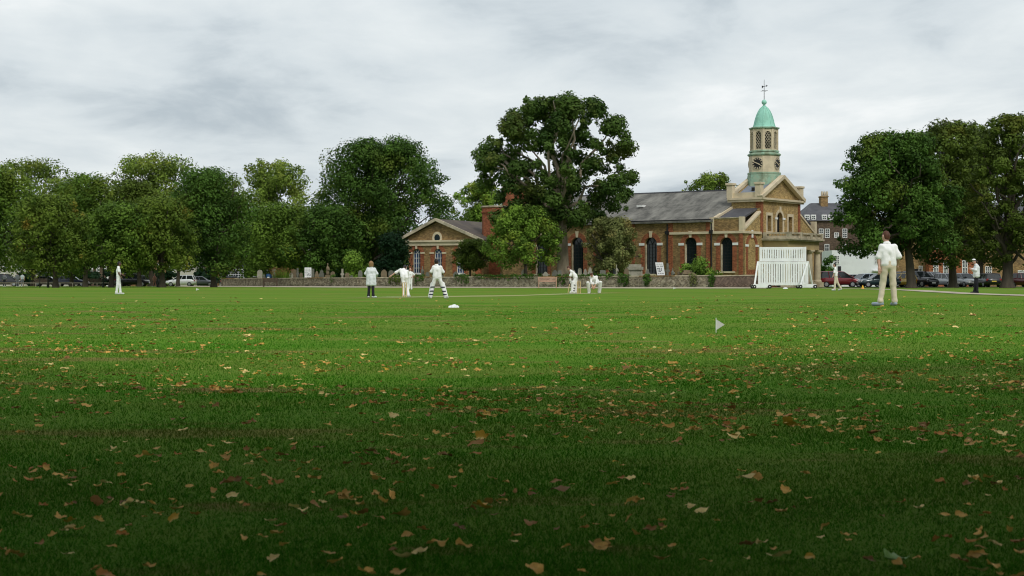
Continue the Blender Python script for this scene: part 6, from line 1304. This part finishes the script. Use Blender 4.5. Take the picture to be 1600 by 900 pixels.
person('passer-by with a pale hat near the left edge', 7, 211, 1.72, .8, stand(), shirt=GREYC, trousers=BLK, cap=(WHT, WHT), sleeve=1.8, vox=.024, group=GP)
# bats
def bat(label, px, d, top, bot, zl):
    X = PX(px, d); o = empty('cricket_bat', (X, d, g(X, d)), 0, label, 'bat', 'cricket bats held by the batters'); a, b = Vector(top), Vector(bot); m_ = a.lerp(b, .36)
    MB().tube([a, m_], .017, 8).build('handle', STRAP, o); mb = MB(); mb.bar(m_, b, .105, .04, up=zl); mb.build('blade', BATW, o, bevel=.012)
bat('bat grounded in front of the crouched batter', 896.5, 97, (-.21, -.1, .86), (-.34, -.12, .04), (1, 0, .2))
bat('bat held in front of the standing batter at the near end', 683, 74.5, (-.15, .33, .98), (-.33, .42, .22), (0, 1, 0))

# ------------------------------------------------------------------ fallen leaves
LM = {
 'tan': mat('dry_leaf_tan', (.72, .43, .11), (.50, .27, .055), rough=.8, scale=22, hue=.3), 'brown': mat('dry_leaf_brown', (.32, .16, .045), (.21, .10, .028), rough=.8, scale=22, hue=.3),
 'pale': mat('dry_leaf_pale', (.84, .66, .28), (.70, .50, .18), rough=.8, scale=22, hue=.2), 'rusty': mat('dry_leaf_rust', (.48, .22, .05), (.34, .14, .03), rough=.8, scale=22, hue=.25),
 'yellow': mat('yellow_leaf', (.55, .34, .03), (.42, .23, .02), rough=.7, scale=18, hue=.1), 'green': mat('green_leaf', (.22, .40, .06), (.12, .26, .03), rough=.6, scale=18)}
def leafmesh(seed):
    """a lobed, curled, crumpled leaf about 1 unit long"""
    rs = np.random.RandomState(seed); n = 20; pts = []
    star = seed % 3
    for i in range(n):
        a = 2*math.pi*i/n
        r = (.34+.17*abs(math.cos(2.5*a))) if star == 0 else (.26+.24*abs(math.cos(a))**1.5+.03*(i % 2)) if star == 1 else (.36+.13*math.cos(3*a)+.03*(i % 2))
        pts.append((r*math.cos(a), r*math.sin(a)))
    cu, cv, tw_ = rs.uniform(.3, 1.5), rs.uniform(-.6, 1.2), rs.uniform(-.8, .8)
    def z(x, y): return cv*x*x*.6+cu*y*y*.75+tw_*x*y+.05*math.sin(9*x+seed)+.04*math.cos(8*y+seed)
    vs = [(0, 0, z(0, 0))]+[(.5*x, .5*y, z(.5*x, .5*y)) for x, y in pts]+[(x/(1+.45*abs(cv*x)), y/(1+.55*abs(cu*y)), z(x, y)+rs.normal()*.03) for x, y in pts]
    lo = min(v[2] for v in vs); vs = [(x, y, z_-lo) for x, y, z_ in vs]
    fs = [(0, 1+i, 1+(i+1) % n) for i in range(n)]+[(1+i, 1+n+i, 1+n+(i+1) % n, 1+(i+1) % n) for i in range(n)]
    # stalk
    b = len(vs); x0, y0, z0 = vs[1+n+n//2]; vs += [(x0, y0-.012, z0), (x0, y0+.012, z0), (x0-.28, y0+.05, z0+.06)]; fs.append((b, b+1, b+2))
    return vs, fs
LMESH = [leafmesh(s) for s in range(14)]
def leaves():
    rs = np.random.RandomState(77); rows = []
    def dens(x, y): return .5+.45*math.sin(x*1.1+y*.35)*math.sin(y*.8+1.3-x*.3)+.2*math.sin(x*.37-1)
    for y0, y1, cnt in ((5.2, 9, 350), (9, 13, 700), (13, 19, 1400), (19, 27, 1200), (27, 40, 480), (40, 70, 120)):
        k = 0
        while k < cnt:
            y = rs.uniform(y0, y1); x = rs.uniform(-.33, .33)*y
            if rs.rand() > max(.06, dens(x, y)): continue
            m = rs.choice(['tan', 'brown', 'pale', 'rusty', 'yellow'], p=[.50, .18, .15, .14, .03]); s = rs.uniform(.03, .074)+.035*(rs.rand() < .12) if y < 27 else rs.uniform(.07, .14)
            rows.append((x, y, s, m, rs.randint(14), rs.uniform(0, 6.28), rs.uniform(-.3, .3), rs.uniform(-.3, .3), (s/y))); k += 1
            if rs.rand() < .22:      # small drifts
                for q in range(rs.randint(1, 4)):
                    rows.append((x+rs.normal()*.09, y+rs.normal()*.12, rs.uniform(.035, .075), m, rs.randint(14), rs.uniform(0, 6.28), rs.uniform(-.7, .7), rs.uniform(-.7, .7), .07/y)); k += 1
    rows.sort(key=lambda r: -r[8])
    cache = {}; LAB = {'tan': 'dry tan curled leaf lying on the near grass', 'brown': 'dark brown withered leaf lying on the near grass', 'pale': 'pale straw coloured dry leaf lying on the near grass', 'rusty': 'rust red dry leaf lying on the near grass', 'yellow': 'bright yellow leaf lying on the near grass'}
    def put(x, y, s, m, v, rz, rx, ry, label):
        if (v, m) not in cache:
            mb = MB(); mb.smooth = True; mb.add(*LMESH[v]); me = mb.mesh('fallen_leaf'); me.materials.append(LM[m]); cache[(v, m)] = me
        o = bpy.data.objects.new('fallen_leaf', cache[(v, m)]); COL.objects.link(o); o.location = (x, y, g(x, y)+.022+.010*min(1, max(0, (y-9)/6))); o.rotation_euler = (rx, ry, rz); o.scale = (s, s, s*.8)
        tag(o, label, 'leaf', 'fallen leaves on the grass')
    put(PX(1399, 5.75), 5.75, .13, 'green', 6, 1.2, .15, 0, 'large green leaf in the dark foreground grass at the right')
    put(PX(752, 10.2), 10.2, .10, 'yellow', 3, .3, .7, 0, 'big yellow leaf standing up beside a pale one near the middle')
    put(PX(1232, 11.2), 11.2, .11, 'yellow', 9, 2.3, .9, .3, 'yellow leaf standing up near the bare patch at the right')
    put(PX(634, 5.9), 5.9, .10, 'pale', 4, 2.6, .1, .2, 'long pale rolled leaf alone in the dark foreground')
    for r in rows[:292]: put(*r[:8], LAB[r[3]])
    rest = {}
    for r in rows[292:]:
        x, y, s, m, v, rz, rx, ry = r[:8]; mb = rest.setdefault(m, MB()); mb.M = Matrix.Translation((x, y, g(x, y)+.036)) @ Matrix.Rotation(rz, 4, 'Z') @ Matrix.Rotation(rx, 4, 'X') @ Matrix.Diagonal((s, s, s*.8, 1)); mb.add(*LMESH[v])
    V_, F_, mi = [], [], []; ms = list(rest)
    for i, m in enumerate(ms): b = len(V_); V_ += rest[m].v; F_ += [tuple(q+b for q in f) for f in rest[m].f]; mi += [i]*len(rest[m].f)
    me = bpy.data.meshes.new('fallen_leaves'); me.from_pydata(V_, [], F_); [me.materials.append(LM[m]) for m in ms]; me.polygons.foreach_set('material_index', mi)
    o = link('fallen_leaves', me, None); tag(o, 'scatter of small dry fallen leaves over the middle of the lawn', 'leaves', kind='stuff')
leaves()
